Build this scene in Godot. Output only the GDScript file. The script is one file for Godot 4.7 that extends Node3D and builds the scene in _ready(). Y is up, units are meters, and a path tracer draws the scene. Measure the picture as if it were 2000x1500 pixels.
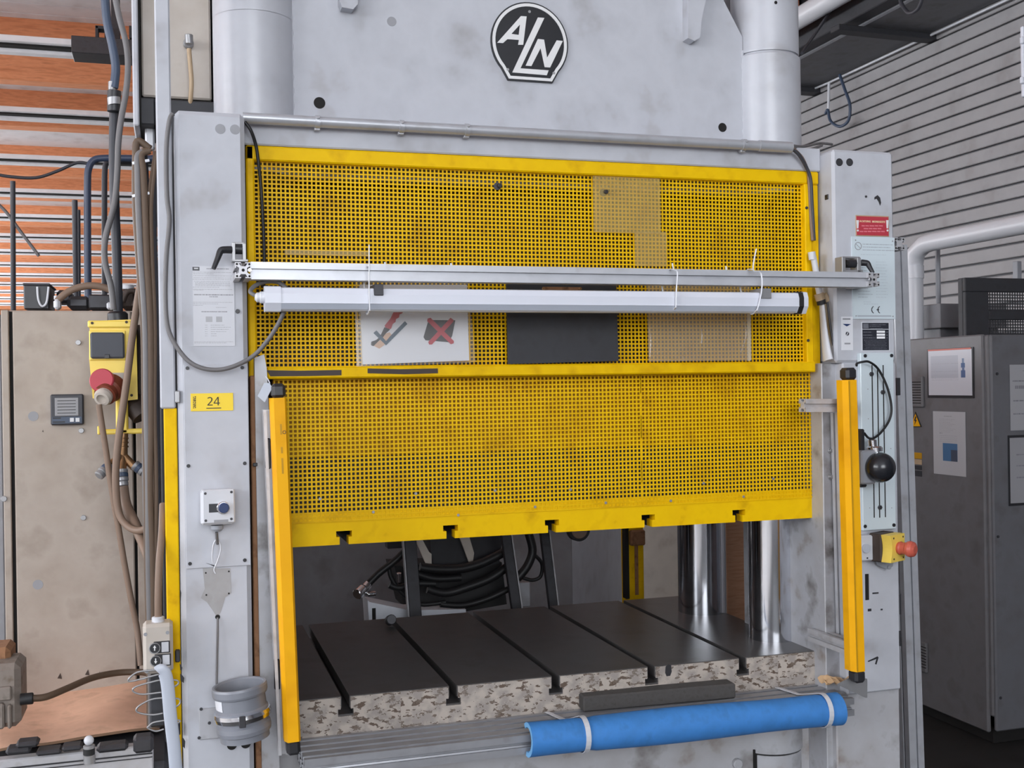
extends Node3D
# A workshop press seen slightly from the left. x right along the press front, y up, z towards the viewer, metres.

const FOCAL := 2167.0
const EYE := Vector3(0.0, 1.55, 2.26)
var cam_right: Vector3
var cam_up: Vector3
var cam_ahead: Vector3
var M := {}
var taken := {}

func _ready():
	# ---- camera ----
	var yaw := deg_to_rad(16.98)
	var roll := deg_to_rad(0.878)
	cam_ahead = Vector3(sin(yaw), 0, -cos(yaw))
	var rt := Vector3(cos(yaw), 0, sin(yaw))
	cam_right = rt * cos(roll) - Vector3.UP * sin(roll)
	cam_up = rt * sin(roll) + Vector3.UP * cos(roll)
	var cam := Camera3D.new()
	cam.name = "camera"
	cam.fov = rad_to_deg(2.0 * atan(750.0 / FOCAL))
	cam.near = 0.05
	cam.far = 120.0
	add_child(cam)
	cam.transform = Transform3D(Basis(cam_right, cam_up, -cam_ahead), EYE)
	cam.current = true
	# ---- environment ----
	var we := WorldEnvironment.new()
	we.name = "environment"
	var env := Environment.new()
	env.background_mode = Environment.BG_SKY
	var sky := Sky.new()
	var sm := ProceduralSkyMaterial.new()
	sm.sky_top_color = Color(0.55, 0.66, 0.8)
	sm.sky_horizon_color = Color(0.78, 0.82, 0.87)
	sm.ground_bottom_color = Color(0.3, 0.3, 0.3)
	sm.ground_horizon_color = Color(0.6, 0.6, 0.6)
	sky.sky_material = sm
	env.sky = sky
	env.tonemap_mode = Environment.TONE_MAPPER_LINEAR
	env.tonemap_exposure = 1.0
	env.sdfgi_enabled = true
	env.ssao_enabled = true
	env.ssil_enabled = true
	we.environment = env
	add_child(we)
	# ---- daylight through the windows: [centre, size along the wall, height, yaw of the light, radiance] ----
	var left_light := 9.5
	var front_light := 7.8
	var cool := Color(0.965, 0.98, 1.0)
	var n := 1
	for e in [[6.2, 3.2, 2.6, left_light], [2.8, 3.2, 2.6, left_light], [-0.6, 3.2, 2.6, 7.0], [-4.0, 2.5, 1.4, 9.0], [-7.4, 2.5, 1.4, 8.0]]:
		window(n, Vector3(-9.0, e[1], e[0]), 3.0, e[2], -90.0, e[3], cool)
		n += 1
	for zc in [-14.0, -24.0, -34.0]:
		window(n, Vector3(-9.0, 2.5, zc), 8.0, 1.4, -90.0, 20.0, cool)
		n += 1
	for xc in [-0.4]:
		window(n, Vector3(xc, 3.0, 8.0), 4.0, 2.8, 0.0, front_light, cool)
		n += 1
	materials()
	hall()
	roof()
	press()
	upper_guard()
	slide()
	shelf()
	light_curtains()
	lamp_bar()
	left_column_things()
	right_column_things()
	guard_things()
	left_side()
	right_side()
	behind_press()
	cables()

# ---------------------------------------------------------------- rays and planes
func ray(u: float, v: float) -> Vector3:
	return cam_ahead + cam_right * ((u - 1000.0) / FOCAL) + cam_up * ((750.0 - v) / FOCAL)

func Q(u: float, v: float, z: float) -> Vector3:      # the point of the plane z that is seen at u, v in the photograph
	var d := ray(u, v)
	return EYE + d * ((z - EYE.z) / d.z)

func QX(u: float, v: float, x: float) -> Vector3:
	var d := ray(u, v)
	return EYE + d * ((x - EYE.x) / d.x)

func QY(u: float, v: float, y: float) -> Vector3:
	var d := ray(u, v)
	return EYE + d * ((y - EYE.y) / d.y)

func rect(u0: float, v0: float, u1: float, v1: float, z: float) -> Rect2:
	var uc := (u0 + u1) * 0.5
	var vc := (v0 + v1) * 0.5
	var a := Q(u0, vc, z).x
	var b := Q(u1, vc, z).x
	var t := Q(uc, v0, z).y
	var g := Q(uc, v1, z).y
	return Rect2(a, g, b - a, t - g)

func px(u: float, v: float, z: float) -> float:       # metres per pixel there
	return Q(u, v, z).distance_to(Q(u, v + 1.0, z))

# ---------------------------------------------------------------- nodes
func numbered(called: String) -> String:
	if not taken.has(called):
		taken[called] = 0
		return called
	taken[called] += 1
	return "%s_%03d" % [called, taken[called]]

func thing(called: String, label: String, category: String, at := Vector3.ZERO, group := "") -> Node3D:
	var o := Node3D.new()
	o.name = numbered(called)
	add_child(o, true)
	o.position = at
	o.set_meta("label", label)
	o.set_meta("category", category)
	if group != "":
		o.set_meta("group", group)
	return o

func whole(called: String, s, m, label: String, category: String, group := "") -> MeshInstance3D:   # a thing that is one mesh
	var o := part(self, numbered(called), s, m)
	o.set_meta("label", label)
	o.set_meta("category", category)
	if group != "":
		o.set_meta("group", group)
	return o

func structure(called: String, s, m, label := "") -> MeshInstance3D:
	var o := part(self, called, s, m)
	o.set_meta("kind", "structure")
	if label != "":
		o.set_meta("label", label)
		o.set_meta("category", called.split("_")[0])
	return o

func place(n: Node3D) -> Vector3:
	var p := n.position
	var up := n.get_parent()
	while up is Node3D and up != self:
		p += up.position
		up = up.get_parent()
	return p

func part(parent: Node3D, called: String, s, m: Material, label := "") -> MeshInstance3D:   # s holds world coordinates; the node sits at the middle of its mesh
	var mesh: ArrayMesh
	if s is SurfaceTool:
		s.generate_normals()
		s.set_material(m)
		mesh = s.commit()
	else:
		mesh = s
	var o := MeshInstance3D.new()
	o.name = called
	var c := mesh.get_aabb().get_center()
	c.y = mesh.get_aabb().position.y
	var moved := SurfaceTool.new()
	var out := ArrayMesh.new()
	for k in mesh.get_surface_count():
		moved = SurfaceTool.new()
		moved.append_from(mesh, k, Transform3D(Basis(), -c))
		var mm := mesh.surface_get_material(k)
		moved.set_material(mm if mm else m)
		moved.commit(out)
	o.mesh = out
	parent.add_child(o, true)
	o.position = c - (Vector3.ZERO if parent == self else place(parent))
	if label != "":
		o.set_meta("label", label)
	return o

func copy(o: Node3D, shift: Vector3, label := "") -> Node3D:
	var base: String = String(o.name).rstrip("0123456789").rstrip("_")
	var c: Node3D = o.duplicate()
	c.name = numbered(base)
	add_child(c, true)
	c.position = o.position + shift
	if label != "":
		c.set_meta("label", label)
	return c

# ---------------------------------------------------------------- shapes
func S() -> SurfaceTool:
	var s := SurfaceTool.new()
	s.begin(Mesh.PRIMITIVE_TRIANGLES)
	s.set_smooth_group(-1)
	return s

func tri(s: SurfaceTool, a: Vector3, b: Vector3, c: Vector3, inside: Vector3):
	if (b - a).cross(c - a).dot(a + b + c - inside * 3.0) > 0.0:
		var t := b
		b = c
		c = t
	s.add_vertex(a)
	s.add_vertex(b)
	s.add_vertex(c)

func quad(s: SurfaceTool, a: Vector3, b: Vector3, c: Vector3, d: Vector3, inside: Vector3):
	tri(s, a, b, c, inside)
	tri(s, a, c, d, inside)

func box(s: SurfaceTool, c: Vector3, size: Vector3, bev := 0.0015, bs := Basis()) -> SurfaceTool:
	s.set_smooth_group(-1)
	var h := size * 0.5
	bev = minf(bev, minf(h.x, minf(h.y, h.z)) * 0.8)
	for i in 3:
		var j := (i + 1) % 3
		var k := (i + 2) % 3
		for sg in [-1.0, 1.0]:
			var p := []
			for t in [[-1, -1], [1, -1], [1, 1], [-1, 1]]:
				var v := Vector3()
				v[i] = sg * h[i]
				v[j] = t[0] * (h[j] - bev)
				v[k] = t[1] * (h[k] - bev)
				p.append(c + bs * v)
			quad(s, p[0], p[1], p[2], p[3], c)
		if bev > 0.0:
			for sj in [-1.0, 1.0]:
				for sk in [-1.0, 1.0]:
					var q := []
					for e in [[-1, 0], [1, 0], [1, 1], [-1, 1]]:
						var v := Vector3()
						v[i] = e[0] * (h[i] - bev)
						v[j] = sj * (h[j] - (0.0 if e[1] else bev))
						v[k] = sk * (h[k] - (bev if e[1] else 0.0))
						q.append(c + bs * v)
					quad(s, q[0], q[1], q[2], q[3], c)
	if bev > 0.0:
		for sx in [-1.0, 1.0]:
			for sy in [-1.0, 1.0]:
				for sz in [-1.0, 1.0]:
					var a := Vector3(sx * h.x, sy * (h.y - bev), sz * (h.z - bev))
					var b := Vector3(sx * (h.x - bev), sy * h.y, sz * (h.z - bev))
					var d := Vector3(sx * (h.x - bev), sy * (h.y - bev), sz * h.z)
					tri(s, c + bs * a, c + bs * b, c + bs * d, c)
	return s

func span(s: SurfaceTool, lo: Vector3, hi: Vector3, bev := 0.0015) -> SurfaceTool:
	return box(s, (lo + hi) * 0.5, (hi - lo).abs(), bev)

func slab(s: SurfaceTool, u0: float, v0: float, u1: float, v1: float, z: float, thick: float, bev := 0.0015) -> SurfaceTool:   # a box whose front face fills that rectangle of the plane z
	var r := rect(u0, v0, u1, v1, z)
	return box(s, Vector3(r.get_center().x, r.get_center().y, z - thick * 0.5), Vector3(r.size.x, r.size.y, thick), bev)

func beam(s: SurfaceTool, a: Vector3, b: Vector3, w: float, d: float, bev := 0.0015, side := Vector3.RIGHT) -> SurfaceTool:   # a bar from a to b, w across «side» and d deep
	var y := (b - a).normalized()
	var z := side.cross(y).normalized()
	var x := y.cross(z)
	return box(s, (a + b) * 0.5, Vector3(w, a.distance_to(b), d), bev, Basis(x, y, z))

func spline(p: Array, per := 6) -> PackedVector3Array:
	var out := PackedVector3Array()
	for i in p.size() - 1:
		var a: Vector3 = p[maxi(i - 1, 0)]
		var b: Vector3 = p[i]
		var c: Vector3 = p[i + 1]
		var d: Vector3 = p[mini(i + 2, p.size() - 1)]
		for k in per:
			out.append(b.cubic_interpolate(c, a, d, float(k) / per))
	out.append(p[p.size() - 1])
	return out

func tube(s: SurfaceTool, p: PackedVector3Array, r, sides := 10, flat := 1.0) -> SurfaceTool:   # r: a number, or one per point
	var n := p.size()
	var t := (p[1] - p[0]).normalized()
	var x := t.cross(Vector3.UP if absf(t.y) < 0.9 else Vector3.RIGHT).normalized()
	var rings := []
	for i in n:
		var t2 := (p[mini(i + 1, n - 1)] - p[maxi(i - 1, 0)]).normalized()
		x = (x - t2 * x.dot(t2)).normalized()
		var y := t2.cross(x)
		var rr: float = r[i] if r is Array else r
		var ring := PackedVector3Array()
		for k in sides:
			var a := TAU * k / sides
			ring.append(p[i] + (x * cos(a) + y * sin(a) * flat) * rr)
		rings.append(ring)
	for i in n - 1:
		s.set_smooth_group(1)
		for k in sides:
			var k2 := (k + 1) % sides
			quad(s, rings[i][k], rings[i][k2], rings[i + 1][k2], rings[i + 1][k], (p[i] + p[i + 1]) * 0.5)
	s.set_smooth_group(-1)
	for e in [0, n - 1]:
		var inner := p[1] if e == 0 else p[n - 2]
		for k in sides:
			tri(s, p[e], rings[e][k], rings[e][(k + 1) % sides], inner)
	return s

func rod(s: SurfaceTool, a: Vector3, b: Vector3, r: float, sides := 12) -> SurfaceTool:
	return tube(s, PackedVector3Array([a, b]), r, sides)

func lathe(s: SurfaceTool, profile: Array, at: Transform3D, sides := 28, smooth := true) -> SurfaceTool:   # profile of (radius, height): up the outside, down the inside
	for i in profile.size() - 1:
		var a: Vector2 = profile[i]
		var b: Vector2 = profile[i + 1]
		s.set_smooth_group(2 + i if smooth else -1)
		for k in sides:
			var w0 := TAU * k / sides
			var w1 := TAU * (k + 1) / sides
			var p0 := at * Vector3(a.x * cos(w0), a.y, a.x * sin(w0))
			var p1 := at * Vector3(a.x * cos(w1), a.y, a.x * sin(w1))
			var q0 := at * Vector3(b.x * cos(w0), b.y, b.x * sin(w0))
			var q1 := at * Vector3(b.x * cos(w1), b.y, b.x * sin(w1))
			if a.x > 1e-6:
				s.add_vertex(p0); s.add_vertex(p1); s.add_vertex(q1)
			if b.x > 1e-6:
				s.add_vertex(p0); s.add_vertex(q1); s.add_vertex(q0)
	return s

func facing(at: Vector3, axis: Vector3) -> Transform3D:   # a frame whose y runs along axis
	var y := axis.normalized()
	var x := y.cross(Vector3.UP if absf(y.y) < 0.95 else Vector3.FORWARD).normalized()
	return Transform3D(Basis(x, y, x.cross(y)), at)

func knob(s: SurfaceTool, at: Vector3, axis: Vector3, r: float, h: float, sides := 20, round_off := 0.15) -> SurfaceTool:   # a disc or stub with a chamfered rim
	var c := minf(r, h) * round_off
	return lathe(s, [Vector2(0, 0), Vector2(r, 0), Vector2(r, h - c), Vector2(r - c, h), Vector2(0, h)], facing(at, axis), sides)

func disc(s: SurfaceTool, u: float, v: float, z: float, r: float, h := 0.0015, sides := 16) -> SurfaceTool:
	return knob(s, Q(u, v, z), Vector3.BACK, r, h, sides)

func extrude(s: SurfaceTool, poly: PackedVector2Array, z0: float, z1: float, at := Transform3D(), smooth := false) -> SurfaceTool:
	var area := 0.0
	for i in poly.size():
		area += poly[i].cross(poly[(i + 1) % poly.size()])
	if area < 0.0:
		poly.reverse()
	var idx := Geometry2D.triangulate_polygon(poly)
	s.set_smooth_group(-1)
	var f := func(p: Vector2, z: float) -> Vector3: return at * Vector3(p.x, p.y, z)
	for i in range(0, idx.size(), 3):
		var a := poly[idx[i]]
		var b := poly[idx[i + 1]]
		var c := poly[idx[i + 2]]
		var m := (a + b + c) / 3.0
		tri(s, f.call(a, z1), f.call(b, z1), f.call(c, z1), f.call(m, z0))
		tri(s, f.call(a, z0), f.call(b, z0), f.call(c, z0), f.call(m, z1))
	s.set_smooth_group(5 if smooth else -1)
	for i in poly.size():
		var a := poly[i]
		var b := poly[(i + 1) % poly.size()]
		var d := (b - a).normalized()
		var inner := (a + b) * 0.5 - Vector2(d.y, -d.x) * 0.01
		quad(s, f.call(a, z0), f.call(b, z0), f.call(b, z1), f.call(a, z1), f.call(inner, (z0 + z1) * 0.5))
	return s

func flat_shape(s: SurfaceTool, pts: Array, z: float, thick: float) -> SurfaceTool:   # an outline on the plane z, given by where its corners are seen
	var p := PackedVector2Array()
	for i in range(0, pts.size(), 2):
		var q := Q(pts[i], pts[i + 1], z)
		p.append(Vector2(q.x, q.y))
	return extrude(s, p, z - thick, z)

func path3(pts: Array, z := 0.0) -> Array:   # [u, v] or [u, v, z] -> points
	var out := []
	for p in pts:
		out.append(Q(p[0], p[1], p[2] if p.size() > 2 else z))
	return out

func hose(pts: Array, z: float, r: float, sides := 10) -> SurfaceTool:
	return tube(S(), spline(path3(pts, z)), r, sides)

func text_mesh(words: String, height: float, at: Vector3, bold := false, font := "Droid Sans", bs := Basis()) -> ArrayMesh:
	var f := SystemFont.new()
	f.font_names = PackedStringArray([font])
	if bold:
		f.font_weight = 700
	var t := TextMesh.new()
	t.text = words
	t.font = f
	t.font_size = 64
	t.pixel_size = height / 46.0
	t.depth = 0.0006
	var s := SurfaceTool.new()
	for k in t.get_surface_count():
		s.append_from(t, k, Transform3D(bs, at))
	return s.commit()

func sheet(u0: float, v0: float, u1: float, v1: float, z: float, thick: float, face: Material, edge: Material, turn := 0.0) -> ArrayMesh:   # a printed plate or paper: textured front, plain rim and back
	var r := rect(u0, v0, u1, v1, z)
	return card(Transform3D(Basis(Vector3.BACK, turn), Vector3(r.get_center().x, r.get_center().y, z)), r.size, thick, face, edge)

func card(at: Transform3D, size: Vector2, thick: float, face: Material, edge: Material) -> ArrayMesh:
	var h := size * 0.5
	var c := [Vector3(-h.x, h.y, 0), Vector3(h.x, h.y, 0), Vector3(h.x, -h.y, 0), Vector3(-h.x, -h.y, 0)]
	var uv := [Vector2(0, 0), Vector2(1, 0), Vector2(1, 1), Vector2(0, 1)]
	var out := ArrayMesh.new()
	var s := S()
	for i in [0, 1, 2, 0, 2, 3]:
		s.set_uv(uv[i])
		s.add_vertex(at * c[i])
	s.generate_normals()
	s.set_material(face)
	s.commit(out)
	s = S()
	var mid := at * Vector3(0, 0, -thick * 0.5)
	var back := Vector3(0, 0, -thick)
	for i in 4:
		var j := (i + 1) % 4
		quad(s, at * c[i], at * c[j], at * (c[j] + back), at * (c[i] + back), mid)
	quad(s, at * (c[0] + back), at * (c[1] + back), at * (c[2] + back), at * (c[3] + back), mid)
	s.generate_normals()
	s.set_material(edge)
	s.commit(out)
	return out

# a T-slot aluminium profile between two points: w across «side», d deep, with open grooves on its faces and a bored, slotted end
func profile_outline(w: float, d: float, nw: int, nd: int, g := 0.004, deep := 0.0075) -> PackedVector2Array:
	var p := PackedVector2Array()
	var wide := g + 0.004
	var h := Vector2(w, d) * 0.5
	var sides := [[Vector2(-h.x, -h.y), Vector2(1, 0), w, nw], [Vector2(h.x, -h.y), Vector2(0, 1), d, nd], [Vector2(h.x, h.y), Vector2(-1, 0), w, nw], [Vector2(-h.x, h.y), Vector2(0, -1), d, nd]]
	for sd in sides:
		var o: Vector2 = sd[0]
		var t: Vector2 = sd[1]
		var nrm := Vector2(-t.y, t.x)
		p.append(o)
		for k in sd[3]:
			var m: float = sd[2] * (k + 0.5) / sd[3]
			var lip := 0.002
			p.append(o + t * (m - g))
			p.append(o + t * (m - g) + nrm * lip)
			p.append(o + t * (m - wide) + nrm * lip)
			p.append(o + t * (m - wide + 0.0035) + nrm * deep)
			p.append(o + t * (m + wide - 0.0035) + nrm * deep)
			p.append(o + t * (m + wide) + nrm * lip)
			p.append(o + t * (m + g) + nrm * lip)
			p.append(o + t * (m + g))
	return p

func profile(s: SurfaceTool, a: Vector3, b: Vector3, w: float, d: float, nw := 1, nd := 1, side := Vector3.RIGHT, g := 0.004, deep := 0.0075) -> SurfaceTool:
	var z := (b - a).normalized()
	var x := (side - z * side.dot(z)).normalized()
	var y := z.cross(x)
	return extrude(s, profile_outline(w, d, nw, nd, g, deep), 0.0, a.distance_to(b), Transform3D(Basis(x, y, z), a))

# ---------------------------------------------------------------- materials
func noise_tex(seed_: int, freq: float, stops: Array, octaves := 4, size := 512, stretch := 1.0, kind := FastNoiseLite.TYPE_SIMPLEX_SMOOTH) -> ImageTexture:   # stops: [offset, Color]
	var f := FastNoiseLite.new()
	f.seed = seed_
	f.noise_type = kind
	f.frequency = freq
	f.fractal_octaves = octaves
	f.fractal_gain = 0.55
	var g := Gradient.new()
	g.offsets = PackedFloat32Array(stops.map(func(t): return t[0]))
	g.colors = PackedColorArray(stops.map(func(t): return t[1]))
	var raw := f.get_seamless_image(size, size, false, false, 0.12, true) if stretch == 1.0 else null
	var im := Image.create(size, size, false, Image.FORMAT_RGB8)
	for y in size:
		for x in size:
			var v: float
			if raw:
				v = raw.get_pixel(x, y).r
			else:
				v = f.get_noise_2d(x, y * stretch) * 0.5 + 0.5
			im.set_pixel(x, y, g.sample(v))
	return ImageTexture.create_from_image(im)

func mat(key: String, c: Color, rough: float, metal := 0.0, tex: Texture2D = null, per_metre := 1.0, world := true) -> StandardMaterial3D:
	var m := StandardMaterial3D.new()
	m.resource_name = key
	m.albedo_color = c
	m.roughness = rough
	m.metallic = metal
	if tex:
		m.albedo_texture = tex
		m.uv1_triplanar = true
		m.uv1_world_triplanar = world
		m.uv1_scale = Vector3.ONE * per_metre
	M[key] = m
	return m

func C8(r: int, g: int, b: int) -> Color:
	return Color8(r, g, b)

func materials():
	var white := Color.WHITE
	var grime := noise_tex(3, 0.006, [[0.0, C8(222, 219, 216)], [0.3, C8(246, 246, 246)], [0.55, white], [0.8, C8(249, 249, 249)], [1.0, C8(232, 229, 226)]], 5)
	var dirty := noise_tex(11, 0.008, [[0.0, C8(140, 134, 128)], [0.2, C8(206, 202, 198)], [0.42, C8(250, 250, 250)], [0.75, C8(240, 238, 236)], [1.0, C8(196, 182, 168)]], 6)
	var chips := flaking()
	var chips_old := null if true else noise_tex(23, 0.02, [[0.0, C8(104, 88, 76)], [0.27, C8(136, 120, 106)], [0.3, C8(110, 102, 96)], [0.325, C8(214, 207, 199)], [0.5, C8(238, 231, 224)], [0.66, C8(196, 186, 176)], [0.74, C8(236, 229, 222)], [0.79, C8(140, 122, 108)], [1.0, C8(112, 104, 98)]], 5)
	var worn := noise_tex(37, 0.008, [[0.0, C8(220, 209, 182)], [0.25, C8(244, 239, 228)], [0.45, white], [0.8, C8(250, 247, 240)], [1.0, C8(222, 208, 178)]], 5)
	var grain := noise_tex(41, 0.012, [[0.0, C8(206, 190, 176)], [0.4, white], [0.6, C8(242, 235, 228)], [1.0, C8(214, 198, 184)]], 4, 512, 9.0)
	var streak := noise_tex(53, 0.02, [[0.0, C8(190, 190, 190)], [0.5, white], [1.0, C8(215, 215, 215)]], 3, 256, 0.05)
	var soot := noise_tex(61, 0.01, [[0.0, C8(222, 217, 212)], [0.4, white], [0.7, C8(246, 244, 242)], [1.0, C8(230, 225, 220)]], 6)
	mat("press_paint", C8(193, 195, 202), 0.55, 0.0, grime, 1.3)
	mat("sleeve_paint", C8(193, 195, 202), 0.3, 0.0, grime, 1.3)
	mat("press_paint_dirty", C8(186, 187, 192), 0.55, 0.0, dirty, 1.6)
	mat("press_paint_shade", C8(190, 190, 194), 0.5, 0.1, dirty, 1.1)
	mat("inner_plate", C8(186, 187, 192), 0.42, 0.2, dirty, 1.7)
	mat("primer_patch", C8(166, 165, 166), 0.6, 0.1, soot, 2.0)
	mat("rust", C8(158, 116, 84), 0.8, 0.1, dirty, 5.0)
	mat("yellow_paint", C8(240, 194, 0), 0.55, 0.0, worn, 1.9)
	mat("yellow_grille", C8(238, 190, 4), 0.5, 0.0, worn, 1.4)
	mat("yellow_bright", C8(244, 178, 20), 0.5, 0.0, worn, 0.7)
	mat("yellow_pale", C8(250, 218, 96), 0.45)
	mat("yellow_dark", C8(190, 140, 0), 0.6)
	mat("aluminium", C8(198, 200, 206), 0.34, 0.22, grime, 2.5)
	mat("aluminium_dull", C8(190, 190, 194), 0.42, 0.25, soot, 2.0)
	mat("zinc", C8(158, 158, 160), 0.42, 0.5)
	mat("chrome", C8(216, 218, 224), 0.13, 1.0, streak, 3.0)
	mat("bright_metal", C8(228, 229, 233), 0.16, 1.0)
	mat("bed_steel", C8(92, 90, 90), 0.36, 0.2, soot, 1.2)
	mat("chipped_paint", C8(226, 222, 218), 0.62, 0.0, chips, 2.2)
	for k in ["yellow_paint", "yellow_grille", "yellow_bright", "press_paint", "press_paint_dirty", "press_paint_shade"]:
		M[k].metallic_specular = 0.28
	mat("slot_black", C8(22, 20, 19), 0.8)
	mat("black_plastic", C8(38, 38, 42), 0.42)
	mat("black_rubber", C8(30, 30, 32), 0.6)
	mat("black_gloss", C8(34, 35, 40), 0.22)
	mat("graphite", C8(52, 53, 58), 0.6, 0.0, soot, 2.0)
	mat("tape_brown", C8(62, 50, 44), 0.6)
	mat("sponge_grey", C8(74, 74, 78), 0.9, 0.0, soot, 8.0)
	mat("dark_steel", C8(70, 70, 74), 0.5, 0.5, soot, 3.0)
	mat("grey_plastic", C8(150, 153, 160), 0.42)
	mat("pvc_grey", C8(128, 131, 139), 0.36)
	mat("light_plastic", C8(206, 208, 214), 0.36)
	mat("white_plastic", C8(218, 221, 231), 0.35)
	mat("diffuser", C8(186, 192, 204), 0.3)
	mat("paper", C8(222, 223, 228), 0.6)
	mat("paper_dull", C8(196, 197, 202), 0.6)
	mat("plate_pale", C8(214, 226, 232), 0.35, 0.1)
	mat("beige_paint", C8(174, 162, 151), 0.5, 0.0, soot, 1.0)
	mat("beige_pale", C8(192, 184, 175), 0.5, 0.0, soot, 1.0)
	mat("cabinet_grey_shaded", C8(112, 111, 114), 0.5, 0.0, soot, 0.9)  # light grey paint darkened here to hold the shadow of the press
	mat("cabinet_dark", C8(108, 109, 114), 0.55, 0.0, soot, 0.9)
	mat("panel_grey", C8(148, 149, 154), 0.6, 0.0, soot, 0.9)
	mat("panel_white", C8(222, 226, 234), 0.5, 0.0, grime, 1.0)
	mat("panel_cream", C8(214, 204, 192), 0.5, 0.0, grime, 1.0)
	mat("board_brown", C8(170, 128, 100), 0.7, 0.0, grain, 1.5)
	mat("cardboard", C8(238, 190, 160), 0.75, 0.0, soot, 1.6)
	mat("cardboard_edge", C8(142, 112, 88), 0.85)
	mat("wood", C8(240, 160, 114), 0.7, 0.0, grain, 0.45)
	mat("roof_white", C8(232, 232, 236), 0.6, 0.0, grime, 0.5)
	mat("wall_white", C8(152, 150, 152), 0.55, 0.0, grime, 0.6)
	mat("wall_plain", C8(176, 176, 178), 0.7, 0.0, grime, 0.4)
	mat("worn_grey", C8(138, 128, 120), 0.55, 0.1, dirty, 4.0)
	mat("floor_bounce", C8(206, 204, 200), 0.6, 0.0, dirty, 0.5)  # kept pale so the added strip throws daylight back up
	mat("floor", C8(40, 39, 38), 0.6, 0.0, dirty, 0.5)
	mat("cable_grey", C8(108, 106, 107), 0.5)
	mat("cable_dark", C8(56, 57, 64), 0.5)
	mat("cable_black", C8(26, 26, 28), 0.5)
	mat("cable_blue", C8(60, 74, 96), 0.45)
	mat("cable_brown", C8(128, 106, 90), 0.55)
	mat("cable_umber", C8(92, 74, 58), 0.6)
	mat("cable_tan", C8(182, 158, 128), 0.5)
	mat("cable_tie", C8(224, 226, 232), 0.35)
	mat("foam_blue", C8(62, 132, 206), 0.7, 0.0, soot, 3.0)
	mat("foam_inside", C8(120, 180, 230), 0.8)
	mat("foam_grey", C8(78, 76, 75), 0.95, 0.0, soot, 9.0)
	mat("button_blue", C8(24, 48, 96), 0.4)
	mat("red_print", C8(184, 56, 70), 0.5)
	mat("red_plug", C8(176, 62, 74), 0.45)
	mat("red_brown", C8(120, 58, 40), 0.5)
	mat("red_mushroom", C8(196, 92, 74), 0.45)
	mat("brass", C8(166, 128, 92), 0.35, 0.8)
	mat("hose_blue", C8(58, 70, 94), 0.4)
	mat("teal_print", C8(54, 82, 102), 0.5)
	mat("wood_print", C8(206, 172, 148), 0.6)
	mat("tan_paper", C8(198, 164, 126), 0.8)
	mat("interior_shade", C8(70, 56, 40), 0.8)  # shade of the press interior put into a dark brown
	mat("ink", C8(34, 35, 40), 0.6)
	mat("ink_grey", C8(150, 151, 156), 0.6)
	mat("badge_black", C8(30, 31, 36), 0.35)
	mat("badge_white", C8(226, 226, 226), 0.4)
	mat("shelf_metal", C8(166, 167, 172), 0.36, 0.45, grime, 2.0)
	mat("conduit_metal", C8(186, 188, 194), 0.34, 0.35, grime, 2.0)
	mat("window_frame", C8(170, 172, 176), 0.5)
	var film := mat("film", Color(1, 1, 1, 0.05), 0.1)
	film.transparency = BaseMaterial3D.TRANSPARENCY_ALPHA
	var mist := mat("film_milky", Color(0.92, 0.9, 0.84, 0.26), 0.4)
	mist.transparency = BaseMaterial3D.TRANSPARENCY_ALPHA
	for e in [["film_yellowed", Color(0.82, 0.72, 0.45, 0.27)], ["film_dusty", Color(0.74, 0.68, 0.6, 0.3)]]:
		var old := mat(e[0], e[1], 0.4)
		old.transparency = BaseMaterial3D.TRANSPARENCY_ALPHA
	var smoke := mat("smoked_lid", C8(84, 86, 92), 0.5)
	smoke.metallic_specular = 0.3

func flaking() -> ImageTexture:   # old paint coming off in ragged, mostly level flakes
	var big := FastNoiseLite.new()
	big.seed = 4
	big.frequency = 0.006
	var fine := FastNoiseLite.new()
	fine.seed = 9
	fine.frequency = 0.03
	fine.fractal_octaves = 5
	fine.fractal_gain = 0.6
	var tint := FastNoiseLite.new()
	tint.seed = 21
	tint.frequency = 0.012
	tint.fractal_octaves = 4
	var n := 768
	var im := Image.create(n, n, false, Image.FORMAT_RGB8)
	for y in n:
		for x in n:
			var b := big.get_noise_2d(x, y * 1.3)
			var f := fine.get_noise_2d(x * 0.62, y * 1.35)
			var t := tint.get_noise_2d(x, y)
			var edge := 0.2 - b * 0.28
			var c := C8(208, 200, 192).lerp(C8(176, 170, 166), clampf(0.5 + t * 1.6, 0.0, 1.0))
			if f > edge:
				c = C8(112, 96, 84).lerp(C8(146, 136, 128), clampf(0.5 + t * 2.0, 0.0, 1.0))
				if f < edge + 0.05:
					c = C8(84, 74, 66)
			elif f > edge - 0.035:
				c = C8(224, 217, 210)
			im.set_pixel(x, y, c)
	return ImageTexture.create_from_image(im)

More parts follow.
